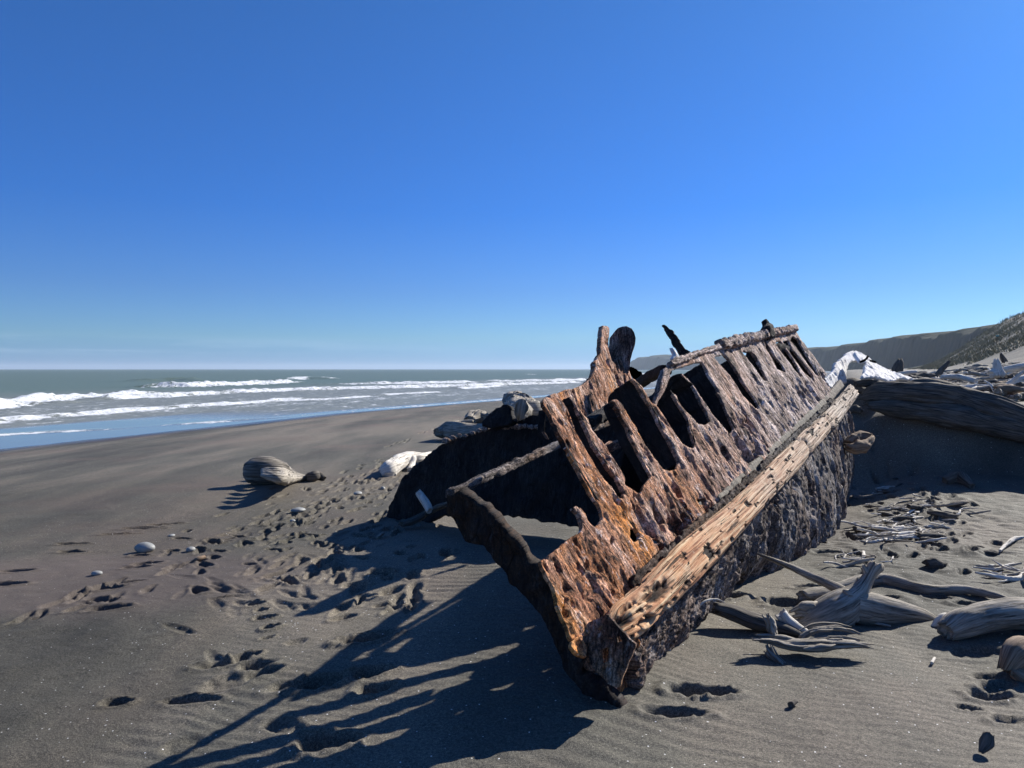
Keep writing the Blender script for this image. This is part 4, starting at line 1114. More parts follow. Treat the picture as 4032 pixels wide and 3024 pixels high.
# far end: bleached plating running up over the sand mound
PW1 = Plane(on_ground(3290, 1580) * 0 + uy(3290, 1560, 10.3), nrm((.70, -.55, .45)), (.62, .76, .05))
w1 = W('G', (330, 850), (352, 800), (400, 760), (440, 715), (450, 650), (480, 640), (520, 600), (560, 560), (600, 542), (640, 540), (700, 590), (720, 640), (600, 652), (570, 690), (555, 760), (550, 850), (500, 880), (450, 910), (400, 890), (360, 860))
def white_disp(s, t): return .03 * fbm(s * 6, t * 2.5, 1.7, 4) + .012 * (1 - np.abs(vn(s * 9, t * 1.5, 5.))) ** 2 - .02 * ss(.15, .4, fbm(s * 14, t * 8, 2.5, 3))
sheet('far_plating', PW1, [w1], [], .014, .05, white_disp, M_RUST_WHITE, wreck, edge=.03, efreq=12)
PW2 = Plane(uy(3430, 1440, 11.0), nrm((.45, -.38, .80)), (1, .25, 0))
w2 = W('G', (620, 560), (640, 542), (700, 580), (760, 615), (800, 650), (850, 680), (910, 705), (960, 730), (1060, 765), (1170, 798), (1130, 815), (1060, 800), (980, 835), (900, 812), (820, 790), (740, 795), (690, 790), (715, 730), (735, 650), (680, 645))
sheet('far_plating', PW2, [w2], [], .014, .05, white_disp, M_RUST_WHITE, wreck, edge=.03, efreq=12)
bar('far_strap', [uy(*W('G', q)[0], 10.6) for q in ((690, 650), (730, 630), (755, 600))], (0, 0, 1), (1, 0, 0), .028, .028, M_RUST_SHADE, K=5, amp=.01, seed=41)
bar('far_strap', [uy(*W('G', q)[0], 10.6) for q in ((775, 640), (820, 655))], (0, 0, 1), (1, 0, 0), .028, .028, M_RUST_SHADE, K=5, amp=.01, seed=42)

# sand lying in the gutter between plating and beam
gut = [q - .075 * PP.n + .15 * PP.t for q in BP[4:]]
gs_ = bar('sand_drift', gut, PP.n, PP.t, .07, [.04, .07, .08, .09, .09, .10], M_SAND, parent=None, K=7, power=6, amp=.012, seed=50, smooth=True)
set_props(gs_, kind='structure')

# ------------------------------------------------------------------ driftwood
def g3(win, pts, dz=0.02):
    """points standing dz above the sand, found along the measured directions"""
    out = []
    for i, q in enumerate(W(win, *pts)):
        out.append(on_ground(q[0], q[1], dz[i] if isinstance(dz, (list, tuple)) else dz))
    return out
def y3(win, pts, Ys):
    return [uy(*q, Y) for q, Y in zip(W(win, *pts), Ys)]
def wood(name, specs, mat, label, cat, group=None):
    o = limbs(name, specs, mat)
    return set_props(o, label=label, cat=cat, group=group)
T_ = lambda pts, r, **k: dict(pts=pts, radii=r, **k)

# big log lying on the edge of the bank
big = y3('G', [(735, 985), (850, 960), (1000, 955), (1300, 975), (1600, 1015), (1900, 1100), (2209, 1190), (2600, 1290)], [10.5, 10.4, 10.3, 10.1, 10.0, 9.8, 9.6, 9.3])
wood('driftwood_log', [T_(big, [.10, .15, .185, .225, .21, .20, .19, .18], seed=3, K=72, step=.03, rough=.34, grain=.09, gfreq=9, jag=.8),
                       T_(y3('G', [(770, 1065), (1050, 1085), (1400, 1125), (1800, 1200), (2230, 1290), (2600, 1380)], [10.25, 10.15, 9.95, 9.75, 9.5, 9.3]), [.05, .12, .15, .16, .15, .14], seed=4, K=48, step=.035, rough=.3, grain=.08, gfreq=9, jag=.8),
                       T_(y3('G', [(1050, 900), (1300, 870), (1560, 930), (1800, 1020)], [10.25, 10.15, 10.0, 9.85]), [.05, .09, .09, .03], seed=5, K=24, rough=.2, grain=.1)],
     M_DRIFT_D, 'huge weathered log in shade along the top of the sand bank, right of the wreck', 'log')

wood('driftwood_log', [T_([on_ground(3722, 1895, .04), on_ground(3775, 1880, .08), on_ground(3828, 1915, .03)], [.05, .075, .04], seed=91, K=20, rough=.3)], M_DRIFT_D, 'stubby half-buried log in the shade of the bank below the huge log', 'log')
wood('driftwood_branch', [T_(y3('G', [(640, 860), (760, 850), (880, 870), (990, 880)], [10.4, 10.5, 10.5, 10.4]), [.03, .06, .06, .03], seed=92, K=16, rough=.3)], M_DRIFT_D, 'dark branch on top of the bank between the bleached plating and the huge log', 'branch')
# forked root on the sand in the right foreground
def yg(pt): return float(on_ground(*W('J', pt)[0])[1])
def rel(y0, *o): return [y0 + q for q in o]
YR = yg((1130, 868)); YS_ = yg((1060, 1066)); YK = yg((480, 905)); YL = yg((1980, 925)); YN = yg((2190, 1200)); YT = yg((202, 885)); YC = yg((1950, 1650))
root = [T_(y3('J', [(850, 880), (960, 840), (1080, 780), (1180, 700), (1240, 620), (1275, 560), (1300, 520)], rel(YR, 0, 0, .02, .06, .1, .12, .13)), [.06, .10, .115, .085, .046, .038, .045], seed=7, K=40, step=.014, rough=.07, grain=.012, jag=.9),
        T_(y3('J', [(1130, 740), (1280, 770), (1430, 790), (1580, 815), (1700, 852)], rel(YR, .04, .05, .06, .08, .08)), [.095, .10, .08, .055, .02], seed=8, K=36, step=.014, rough=.05, grain=.01),
        T_(y3('J', [(1285, 545), (1335, 515), (1350, 505)], rel(YR, .13, .13, .13)), [.035, .03, .012], seed=9, K=18, jag=1.2),
        T_(y3('J', [(1260, 560), (1240, 520)], rel(YR, .12, .12)), [.03, .018], seed=10, K=16, jag=1.4)]
root += [T_(y3('J', [(1500, 800), (1520, 770), (1530, 750)], rel(YR, .06, .06, .06)), [.03, .018, .006], seed=140, K=12, rough=.3, jag=1.),
         T_(y3('J', [(1180, 800), (1160, 850), (1175, 875)], rel(YR, .0, -.02, -.03)), [.05, .03, .01], seed=141, K=14, rough=.3),
         T_(y3('J', [(1225, 650), (1205, 600), (1200, 580)], rel(YR, .1, .1, .1)), [.02, .012, .004], seed=142, K=10, rough=.3)]
rr = random.Random(4)
for i in range(16):
    a, b = rr.uniform(850, 980), rr.uniform(750, 890)
    root.append(T_(y3('J', [(a + 60, b - 10), (a, b + rr.uniform(-20, 30)), (a - rr.uniform(30, 90), b + rr.uniform(-10, 50))], rel(YR, .01, -.01, -.03)), [.03, .022, .008], seed=20 + i, K=10, rough=.3, grain=.1, jag=.8))
wood('driftwood_root', root, M_DRIFT, 'grey forked driftwood root with a raised knob, on the sand right of the hull', 'driftwood')
wood('driftwood_branch', [T_(y3('J', [(1180, 690), (1080, 645), (960, 590), (860, 545), (760, 500), (660, 460), (570, 424)], rel(YR, .2, .3, .44, .56, .68, .82, .96)), [.034, .034, .030, .026, .020, .015, .009], seed=11, K=20, rough=.1)],
     M_DRIFT, 'long straight tapering stick rising toward the hull from the forked root', 'branch')
wood('driftwood_branch', [T_(g3('J', [(1060, 635), (1200, 606), (1340, 592), (1480, 622), (1640, 655), (1850, 652), (2010, 682), (2140, 716)], .035), [.025, .045, .05, .045, .038, .032, .024, .008], seed=12, K=22, rough=.12)],
     M_DRIFT, 'long wavy branch lying behind the forked root', 'branch')
wood('driftwood_stub', [T_(g3('J', [(865, 690), (940, 680), (1030, 672)], .04), [.035, .045, .045], seed=13, K=18, rough=.2, jag=.8)], M_DRIFT, 'short stub of wood lying behind the left end of the forked root', 'driftwood')
def slivers(path, n, spread, r, seed, flat=.5):
    q = random.Random(seed); out = []
    P = np.array(path); C, L = catmull(np.column_stack([P, np.zeros(len(P))]), 40); C = C[:, :3]
    for i in range(n):
        a, b = sorted((q.uniform(-.1, .45), q.uniform(.55, 1.1)))
        ks = [int(np.clip(v, 0, 1) * 39) for v in (a, a + (b - a) * .35, a + (b - a) * .7, b)]
        o = np.array([q.gauss(0, spread), q.gauss(0, spread), q.gauss(0, spread * flat)])
        pts = [C[k] + o * (1 + q.uniform(-.35, .35)) for k in ks]
        if np.linalg.norm(pts[0] - pts[-1]) < .03: continue
        rr_ = r * q.uniform(.5, 1.2)
        out.append(T_(pts, [rr_ * .35, rr_, rr_ * .9, rr_ * .2], seed=seed * 50 + i, K=7, rough=.25, grain=.2, jag=1.5, flat=q.uniform(.4, .8)))
    return out
sp = slivers(y3('J', [(585, 945), (720, 955), (860, 985), (1010, 975), (1150, 965), (1270, 985)], rel(YS_, .05, .05, .03, .0, .0, .0)), 34, .020, .017, 61)
sp += [T_(y3('J', [(620, 955), (800, 985), (1000, 985), (1200, 985)], rel(YS_, .05, .03, 0, 0)), [.02, .045, .05, .03], seed=14, K=22, step=.012, flat=.6, rough=.3, grain=.2, gfreq=4, jag=1.4)]
sp += slivers(y3('J', [(830, 960), (900, 905), (1000, 888), (1110, 886), (1225, 925)], rel(YS_, .08, .1, .1, .09, .06)), 18, .010, .014, 62)
sp += slivers(y3('J', [(648, 800), (672, 860), (700, 950)], rel(YS_, .12, .1, .07)), 12, .014, .014, 63)
sp += slivers(y3('J', [(660, 980), (680, 1040), (725, 1085), (785, 1145)], rel(YS_, .02, -.01, -.06, -.14)), 12, .010, .012, 64)
V, F, U = merge([tube_geo(**q_) for q_ in sp])
o = mk('splintered_wood', V, F, M_DRIFT, uv=U, smooth=False)
set_props(o, label='splintered piece of grey wood with ragged ends, nearest of the pile beside the hull', cat='driftwood')
wood('driftwood_plank', [T_(y3('J', [(345, 765), (430, 790), (540, 835), (660, 870), (780, 900), (880, 935)], rel(YK, .05, .04, .02, 0, -.03, -.06)), [.045, .065, .07, .06, .045, .02], seed=18, K=30, flat=.7, rough=.15, grain=.1, jag=.8)],
     M_DRIFT_D, 'dark half-buried plank between the hull and the forked root', 'driftwood')
wood('driftwood_stub', [T_(y3('J', [(735, 800), (760, 830), (820, 875), (890, 915)], rel(YK, .02, .02, -.01, -.04)), [.035, .034, .03, .02], seed=19, K=16, rough=.1)], M_DRIFT_W, 'pale peg of wood leaning on the dark half-buried plank', 'driftwood')
wood('twig', [T_(y3('J', [(200, 880), (203, 830), (225, 770), (270, 722), (340, 710), (390, 730)], rel(YT, 0, 0, .02, .05, .1, .12)), [.006, .006, .007, .007, .006, .004], seed=20, K=8, rough=.05)], M_DRIFT_W, 'thin pale twig arched over the sand beside the hull foot', 'twig')
wood('twig', [T_(g3('J', [(1215, 825), (1290, 850), (1400, 872)], .02), [.006, .008, .004], seed=21, K=8)], M_DRIFT_W, 'thin pale twig in the shadow under the forked root', 'twig')
wood('driftwood_log', [T_(y3('J', [(1745, 905), (1830, 860), (1960, 820), (2100, 800), (2260, 790), (2450, 780)], rel(YL, -.08, -.04, 0, .03, .08, .12)), [.055, .085, .085, .085, .085, .08], seed=22, K=44, step=.016, rough=.14, grain=.035, gfreq=9, jag=.5)],
     M_DRIFT, 'rounded log lying at the right edge, end pointing at the forked root', 'log')
wood('driftwood_knot', [T_(g3('J', [(1655, 880), (1700, 845), (1740, 830), (1775, 850)], [.0, .03, .04, .02]), [.012, .028, .03, .014], seed=23, K=14, rough=.25)], M_DRIFT_W, 'small pale knot of wood between the forked root and the right-hand log', 'driftwood')
wood('driftwood_root', [T_(y3('J', [(2120, 1130), (2160, 1080), (2230, 1050), (2330, 1060)], rel(YN, .02, .04, .06, .1)), [.04, .075, .095, .10], seed=24, K=30, rough=.3, grain=.1, jag=.9),
                        T_(y3('J', [(2150, 1150), (2230, 1200), (2320, 1190)], rel(YN, 0, -.02, 0)), [.03, .05, .06], seed=25, K=20, rough=.3)], M_DRIFT_B, 'knotty root cut off by the right edge, nearest piece of wood there', 'driftwood')
wood('wood_chip', [T_(y3('J', [(1998, 1535), (1985, 1590), (1950, 1640)], rel(YC, .02, .01, 0)), [.022, .030, .012], seed=26, K=14, flat=.4, rough=.15)], M_DRIFT_D, 'dark flat chip of wood standing in the sand in the near right corner', 'driftwood')
wood('wood_chip', [T_(g3('J', [(795, 1352), (825, 1332)], .015), [.016, .012], seed=27, K=12, rough=.4)], M_DRIFT_D, 'tiny dark crumb of wood alone on the sand below the splintered piece', 'driftwood')
wood('wood_chip', [T_(g3('J', [(1650, 1098), (1668, 1070)], .012), [.008, .008], seed=28, K=10)], M_DRIFT_W, 'tiny pale peg of wood alone on the sand below the right-hand log', 'driftwood')
wood('driftwood_stick', [T_(g3('J', [(2065, 415), (2110, 372), (2165, 340), (2260, 335)], .03), [.012, .016, .02, .012], seed=29, K=12, rough=.2)], M_DRIFT_W, 'pale bone-like stick by the right edge, above the small stones', 'driftwood')
wood('driftwood_chunk', [T_(g3('J', [(1625, 500), (1665, 500), (1720, 505)], .03), [.04, .05, .02], seed=30, K=20, rough=.3)], M_DRIFT_D, 'dark wedge of wood standing alone behind the long wavy branch', 'driftwood')
wood('driftwood_chunk', [T_(g3('G', [(590, 1110), (640, 1090), (695, 1110)], .12), [.05, .06, .02], seed=61, K=20, rough=.3)], M_DRIFT_D, 'dark snag of wood poking out beside the far end of the timber beam', 'driftwood')
wood('driftwood_chunk', [T_(y3('G', [(560, 1400), (620, 1365), (700, 1340), (780, 1335)], [8.4, 8.45, 8.5, 8.5]), [.04, .05, .045, .02], seed=31, K=20, rough=.5, grain=.2, gfreq=4, jag=1.2),
    T_(y3('G', [(570, 1450), (650, 1455), (730, 1430), (790, 1360)], [8.3, 8.3, 8.35, 8.45]), [.04, .06, .05, .02], seed=131, K=20, rough=.5, grain=.2, gfreq=4, jag=1.2),
    T_(y3('G', [(640, 1370), (650, 1410), (640, 1450)], [8.4] * 3), [.03, .035, .03], seed=132, K=12, rough=.5)], M_DRIFT_B, 'hollow broken chunk of wood against the far foot of the lower hull', 'driftwood')

# left beach
st_ = [T_(g3('L', [(1392, 772), (1420, 770), (1480, 772), (1540, 782)], [.17, .18, .17, .12]), [.185, .20, .195, .16], seed=32, K=44, step=.025, rough=.17, grain=.05, gfreq=7, jag=.25)]
stump = wood('tree_stump', st_, M_DRIFT_SHADE, 'tree stump with shade-darkened trunk and pale tapering root, on open sand left of the wreck', 'stump')
fl_ = []
for q_ in range(8):
    o_ = (q_ - 3.5) * .022
    fl_.append(T_(g3('L', [(1430, 735 + q_ * 8), (1500, 742 + q_ * 9), (1545, 755 + q_ * 8), (1590, 782 + q_ * 4), (1650, 798 + q_), (1700 + q_ * 3, 798)], [.24 + o_, .23 + o_, .17 + o_, .09, .05, .02]), [.03, .055, .07, .055, .035, .012], seed=132 + q_, K=14, step=.03, rough=.25))
limbs('root_flare', fl_, M_DRIFT, stump)
wood('driftwood_knot', [T_(g3('L', [(1670, 815), (1705, 795), (1730, 790), (1765, 808)], [.0, .08, .08, .03]), [.04, .08, .07, .03], seed=33, K=20, rough=.4, jag=.9)], M_DRIFT_D, 'small dark knot of wood at the thin end of the tree stump', 'driftwood')
wr = [T_(g3('E', [(20, 1010), (90, 960), (200, 880), (330, 835), (430, 830), (540, 785)], [.04, .10, .14, .16, .14, .14]), [.07, .12, .12, .10, .07, .03], seed=34, K=32, step=.03, rough=.14, grain=.1),
      T_(g3('E', [(170, 890), (150, 960), (130, 1030)], [.12, .05, .0]), [.09, .07, .06], seed=35, K=20, rough=.2),
      T_(g3('E', [(335, 850), (335, 920), (320, 985)], [.15, .06, .0]), [.07, .06, .06], seed=36, K=18, rough=.2),
      T_(g3('E', [(40, 960), (60, 1010), (50, 1035)], [.08, .03, .0]), [.08, .07, .06], seed=37, K=18, rough=.2)]
wood('driftwood_root', wr, M_DRIFT_W, 'bleached white root with arched legs, left of the dark bow plate', 'driftwood')
wood('driftwood_log', [T_(g3('E', [(612, 560), (700, 550), (850, 560), (1000, 570), (1180, 580)], [.20, .20, .19, .18, .18]), [.10, .20, .22, .22, .2], seed=38, K=36, rough=.16, grain=.1, jag=.6),
                       T_(g3('E', [(720, 470), (850, 455), (1000, 450)], .36), [.04, .07, .06], seed=39, K=16, rough=.2)], M_DRIFT, 'dark-sided log with pale end behind the bow plate', 'log')
wood('driftwood_stump', [T_(g3('E', [(975, 430), (1050, 400), (1120, 400), (1200, 420)], [.22, .26, .26, .2]), [.16, .26, .24, .12], seed=40, K=36, rough=.42, grain=.08)], M_DRIFT, 'rounded grey stump behind the bow plate, left of the dark fragment', 'stump')
wm = []
q5 = random.Random(77)
for q_ in range(15):
    a_, b_ = q5.uniform(1410, 1620), q5.uniform(200, 320)
    wm.append(T_(g3('E', [(a_, b_), (a_ + q5.uniform(20, 70), b_ + q5.uniform(-40, 30)), (a_ + q5.uniform(90, 150), b_ + q5.uniform(-40, 50))], [q5.uniform(.3, .9), q5.uniform(.4, .9), q5.uniform(.2, .6)]), [q5.uniform(.10, .22), q5.uniform(.12, .22), q5.uniform(.04, .1)], seed=300 + q_, K=18, rough=.4, grain=.08, gfreq=4))
wood('driftwood_root', wm, M_DRIFT, 'large pale grey root mass behind the bow plate, left of the tallest near rib', 'driftwood')
wood('driftwood_stick', [T_(y3('E', [(405, 1215), (440, 1260), (490, 1330), (530, 1410)], [6.6, 6.6, 6.55, 6.5]), [.028, .034, .036, .034], seed=44, K=16, rough=.1)], M_DRIFT_W, 'pale stick leaning in the shade in front of the dark bow plate', 'driftwood')
wood('driftwood_plank', [T_(g3('E', [(230, 1560), (350, 1520), (500, 1440), (640, 1370), (760, 1330)], [.06, .08, .14, .22, .3]), [.05, .06, .05, .05, .04], seed=45, K=20, flat=.6, rough=.2)], M_DRIFT_D, 'dark board in shade leaning from the sand to the stem top', 'driftwood')
wood('driftwood_stick', [T_(g3('E', [(-40, 1720), (-20, 1690), (30, 1655)], [.0, .03, .04]), [.01, .016, .012], seed=46, K=12, rough=.3)], M_DRIFT, 'small forked stick standing in the sand near the hull shadow edge', 'driftwood')
wood('driftwood_stick', [T_(g3('L', [(1045, 1262), (1080, 1248), (1112, 1236)], [.0, .015, .02]), [.012, .022, .016], seed=47, K=12, rough=.3)], M_DRIFT_B, 'short brown stick lying in the track near the pale pebbles', 'driftwood')

# pebbles
M_STONE = None
def mat_stone():
    k = NT('pebble'); p = k.coord('Object')
    c = k.ramp(k.noise(p, 9, 4, .6), [(.3, (.19, .195, .185)), (.6, (.31, .315, .30))])
    return k.fin(c, .6, k.bump(k.noise(p, 60, 4), .3, .004), .4)
M_STONE = mat_stone()
for i, (a, b, rw, rh, lab) in enumerate([(775, 1184, 54, 27, 'largest pale oval pebble on the left sand'), (519, 1324, 29, 13, 'flat pebble nearest the camera on the left sand'), (1617, 980, 40, 13, 'long flat pale pebble in the trampled sand right of the pebble cluster'),
        (1033, 1193, 26, 14, 'dark round pebble right of the largest pale pebble'), (930, 1118, 20, 7, 'small flat pebble just above the largest pale pebble'), (1945, 888, 30, 9, 'white flat pebble below the bleached root'), (2083, 860, 16, 10, 'small round pebble nearest the bow plate'), (1590, 1037, 20, 7, 'small flat pebble below the long flat one')]):
    q = on_ground(*W('L', (a, b + rh))[0])
    sc = .72333 / FPX * q[1]
    v, f, u = stone_geo((0, 0, 0), (rw * sc, rw * sc * .75, rh * sc * 1.1), i + 3, 28, .10)
    o = mk('pebble', v, f, M_STONE, uv=u * .1, smooth=True)
    o.location = (q[0], q[1] + rw * sc * .5, q[2] + rh * sc * .75); o.rotation_euler = (0, 0, .3 * i)
    set_props(o, label=lab, cat='pebble')
for i, (a, b, r, lab) in enumerate([(1870, 335, 26, 'dark rounded stone behind the litter, near the log shadow'), (1940, 405, 34, 'rough stone left of the leaf-shaped stone on the right'), (2010, 440, 45, 'flat leaf-shaped dark stone by the right edge'), (2015, 520, 30, 'pale crumbly stone by the right edge'), (1535, 552, 20, 'pale cube-like stone behind the wavy branch'), (1600, 548, 11, 'tiny brown stone beside the pale cube-like stone')]):
    q = on_ground(*W('J', (a, b))[0]); sc = .64738 / FPX * q[1]
    v, f, u = stone_geo((0, 0, 0), (r * sc, r * sc * .8, r * sc * .5), i + 13, 24, .35)
    o = mk('stone', v, f, M_STONE if i in (3, 4) else M_DRIFT_D, uv=u * .1, smooth=True)
    o.location = (q[0], q[1], q[2] + r * sc * .25); set_props(o, label=lab, cat='stone')

# small litter of sticks on the sand between the hull and the bank
def stick_proto(i, L, r, mat, curve, seed, jag=.6, fork=False, nm='twig'):
    q = random.Random(seed)
    pts = [(-L / 2 + L * t, curve * math.sin(math.pi * t) + q.uniform(-.04, .04) * L, 0.02 * L * q.uniform(-1, 1)) for t in (0, .3, .6, 1)]
    sp = [T_(pts, [r * .7, r, r * .9, r * .4], seed=seed, K=14, rough=.3, grain=.14, jag=jag)]
    if fork:
        sp.append(T_([pts[1], (pts[1][0] + L * .2, pts[1][1] + L * .18, L * .08), (pts[1][0] + L * .3, pts[1][1] + L * .36, L * .12)], [r * .7, r * .5, r * .3], seed=seed + 1, K=10, rough=.2))
    V, F, U = merge([tube_geo(**s_) for s_ in sp])
    me = mk(nm, V, F, mat, uv=U, smooth=True)
    return me
def make_set(protos, places, group, labels, cat='driftwood'):
    """first use of a prototype is the prototype itself, then copies sharing its mesh"""
    usedp = set()
    for (x, y, z, rz, rx, ry, sc, k) in places:
        src = protos[k]
        o = src if k not in usedp else src.copy()
        if k in usedp: COL.objects.link(o)
        usedp.add(k)
        o.location = (x, y, z); o.rotation_euler = (rx, ry, rz); o.scale = sc
        set_props(o, label=labels[k], cat=cat, group=group)
    for k, pr in enumerate(protos):
        if k not in usedp: bpy.data.objects.remove(pr)
rr = random.Random(21)
lp = [stick_proto(0, .22, .008, M_DRIFT_W, .03, 101), stick_proto(1, .16, .008, M_DRIFT_W, .05, 102), stick_proto(2, .30, .012, M_DRIFT, .01, 103), stick_proto(3, .20, .026, M_DRIFT_D, .01, 104, 1.2),
      stick_proto(4, .14, .018, M_DRIFT_D, .02, 105, 1.2), stick_proto(5, .26, .009, M_DRIFT_W, .06, 106, fork=True), stick_proto(6, .12, .012, M_DRIFT_W, .0, 107), stick_proto(7, .34, .010, M_DRIFT, .04, 108)]
pl = []
for (a, b, n, sx, sy) in ((1480, 180, 30, 150, 60), (1400, 280, 30, 170, 50), (1620, 330, 22, 80, 45), (1300, 340, 16, 110, 40), (1250, 480, 12, 130, 30), (1750, 200, 10, 120, 80), (1350, 60, 10, 120, 30), (2050, 560, 9, 120, 60)):
    c = on_ground(*W('J', (a, b))[0]); e = on_ground(*W('J', (a + sx, b))[0]); f = on_ground(*W('J', (a, b - sy))[0])
    for i in range(n):
        p = c + (e - c) * rr.gauss(0, .62) + (f - c) * rr.gauss(0, .62)
        x, y = float(p[0]), float(p[1])
        if x - float(xline(y)) < .32: x = float(xline(y)) + .32 + rr.random() * .3
        k = rr.choice([0, 0, 1, 1, 2, 3, 4, 5, 5, 6, 7]); s_ = rr.uniform(.6, 1.4)
        if rr.random() < .12: s_ *= 1.6
        j0 = min(np.searchsorted(XS, x), nx - 1); j1 = min(np.searchsorted(YS, y), ny - 1)
        pl.append((x, y, float(GZ[j0, j1]) + .008 + rr.random() * .018, rr.uniform(-.9, .9) + (math.pi if rr.random() < .5 else 0), 0, rr.uniform(-.25, .25), (s_, s_, s_), k))
litl = ['thin pale twig in the litter between hull and log', 'short curved pale twig in the litter between hull and log', 'slender grey stick in the litter between hull and log', 'dark broken chip in the litter between hull and log', 'small dark chip in the litter between hull and log', 'pale forked twig in the litter between hull and log', 'stubby pale peg in the litter between hull and log', 'long grey twig in the litter between hull and log']
make_set(lp, pl, 'driftwood litter between hull and log', litl, 'twig')

# field of driftwood on the upper beach
fp = [stick_proto(0, 1.6, .07, M_DRIFT_W, .1, 201, nm='driftwood_piece'), stick_proto(1, 1.1, .10, M_DRIFT, .05, 202, 1.0, nm='driftwood_piece'), stick_proto(2, 2.2, .09, M_DRIFT, .2, 203, nm='driftwood_piece'), stick_proto(3, .9, .12, M_DRIFT_D, .05, 204, 1.0, nm='driftwood_piece'),
      stick_proto(4, 1.3, .06, M_DRIFT_W, .2, 205, fork=True, nm='driftwood_piece'), stick_proto(5, .7, .08, M_DRIFT_B, .05, 206, 1.0, nm='driftwood_piece'), stick_proto(6, 1.5, .13, M_DRIFT_D, .1, 207, nm='driftwood_piece'), stick_proto(7, 1.0, .05, M_DRIFT_W, .1, 208, fork=True, nm='driftwood_piece')]
pl = []
rr = random.Random(33)
while len(pl) < 275:
    Y = 11.2 * math.exp(rr.random() ** 1.3 * math.log(46 / 11.2)); X = Y * rr.uniform(.505, .80)
    if X < 4.9 + .46 * (Y - 10.2) + .8 or (Y < 13 and Y + .45 * (X - 4.9) < 11.2): continue
    z = float(H(X, Y))
    if z > 2.0: continue
    k = rr.choice([0, 1, 2, 3, 3, 4, 5, 6, 6, 7]); s_ = rr.uniform(.45, 1.0) * (.62 + .015 * Y)
    up_ = rr.random() < .06
    pl.append((X, Y, z + .06 + rr.random() * .12, rr.gauss(.35, .7), 0, rr.uniform(-.14, .14) if not up_ else rr.uniform(-.9, -.4), (s_, s_, s_), k))
fl = ['bleached pole among the driftwood on the upper beach', 'grey stump piece among the driftwood on the upper beach', 'long grey pole among the driftwood on the upper beach', 'dark short chunk among the driftwood on the upper beach', 'bleached forked branch among the driftwood on the upper beach', 'brown short chunk among the driftwood on the upper beach', 'thick dark log among the driftwood on the upper beach', 'slim bleached fork among the driftwood on the upper beach']
make_set(fp, pl, 'driftwood strewn over the upper beach', fl)
# countless smaller fragments
parts = []
n = 0
while n < 1300:
    Y = 10.9 * math.exp(rr.random() ** .8 * math.log(62 / 10.9)); X = Y * rr.uniform(.49, .82)
    if X < 4.9 + .46 * (Y - 10.2) + .5 or (Y < 13 and Y + .45 * (X - 4.9) < 11.0): continue
    z = float(H(X, Y)); n += 1
    if z > 2.0: continue
    L = rr.uniform(.12, .5) * (.5 + .03 * Y); a = rr.gauss(.3, .8); r = L * rr.uniform(.05, .16)
    dx, dy = math.cos(a) * L / 2, math.sin(a) * L / 2; h = rr.uniform(.01, .1)
    parts.append(tube_geo([(X - dx, Y - dy, z + h), (X, Y, z + h + rr.uniform(0, .05)), (X + dx, Y + dy, z + h + rr.uniform(-.03, .08))], [r * .7, r, r * .4], seed=n, K=6, step=L / 3))
V, F, U = merge(parts)
o = mk('driftwood_fragments', V, F, M_DRIFT, uv=U); set_props(o, label='grey scatter of small driftwood fragments over the upper beach', cat='driftwood', kind='stuff')
# standing pieces that can be told apart
wood('standing_stump', [T_(y3('G', [(1030, 745), (1035, 700), (1045, 660), (1048, 632)], [26, 26, 26, 26]), [.16, .17, .14, .07], seed=71, K=20, rough=.4, jag=.8), T_(y3('G', [(1040, 670), (1062, 655), (1075, 652)], [26] * 3), [.06, .05, .03], seed=72, K=10), T_(y3('G', [(1035, 680), (1015, 660)], [26] * 2), [.07, .05], seed=73, K=10), T_(y3('G', [(1050, 745), (1060, 700), (1055, 690)], [26] * 3), [.1, .08, .05], seed=74, K=12)],
     M_DRIFT_D, 'dark upright snag standing alone behind the bleached far plating, against the cliffs', 'driftwood')
wood('standing_post', [T_(y3('G', [(2030, 650), (2010, 610), (1992, 572)], [24] * 3), [.08, .07, .035], seed=75, K=14, rough=.2)], M_DRIFT_D, 'dark pointed snag leaning left above the driftwood field', 'driftwood')
wood('standing_stump', [T_(y3('G', [(1965, 770), (1960, 720), (1955, 660), (1950, 630)], [17] * 4), [.16, .10, .07, .04], seed=76, K=18, rough=.3, jag=.9), T_(y3('G', [(1900, 765), (1960, 745), (2000, 735)], [17] * 3), [.09, .10, .05], seed=77, K=14, rough=.3)], M_DRIFT_W, 'white flared stump standing in the driftwood field', 'stump')
wood('driftwood_log', [T_(y3('G', [(2010, 725), (2120, 705), (2300, 675)], [18, 18, 18]), [.07, .08, .08], seed=78, K=16)], M_DRIFT_W, 'long white pole sloping at the right edge of the driftwood field', 'log')
wood('driftwood_log', [T_(y3('G', [(1020, 765), (1110, 755), (1205, 745)], [22, 22, 22]), [.05, .06, .05], seed=79, K=14)], M_DRIFT_W, 'white pole lying just right of the dark upright snag', 'log')
wood('driftwood_log', [T_(y3('G', [(1440, 790), (1600, 792), (1760, 830)], [15, 15, 14.6]), [.04, .06, .05], seed=80, K=14)], M_DRIFT_W, 'curved white pole just above the huge shaded log', 'log')
wood('driftwood_log', [T_(y3('G', [(2040, 870), (2130, 850), (2260, 820)], [13, 13, 13]), [.04, .09, .10], seed=81, K=18)], M_DRIFT_W, 'fat white log at the right edge just above the huge shaded log', 'log')
wood('driftwood_stump', [T_(y3('G', [(1980, 950), (2020, 925), (2080, 940)], [11.6, 11.6, 11.6]), [.10, .17, .12], seed=82, K=24, rough=.4)], M_DRIFT_B, 'rough brown stump resting against the huge shaded log', 'stump')

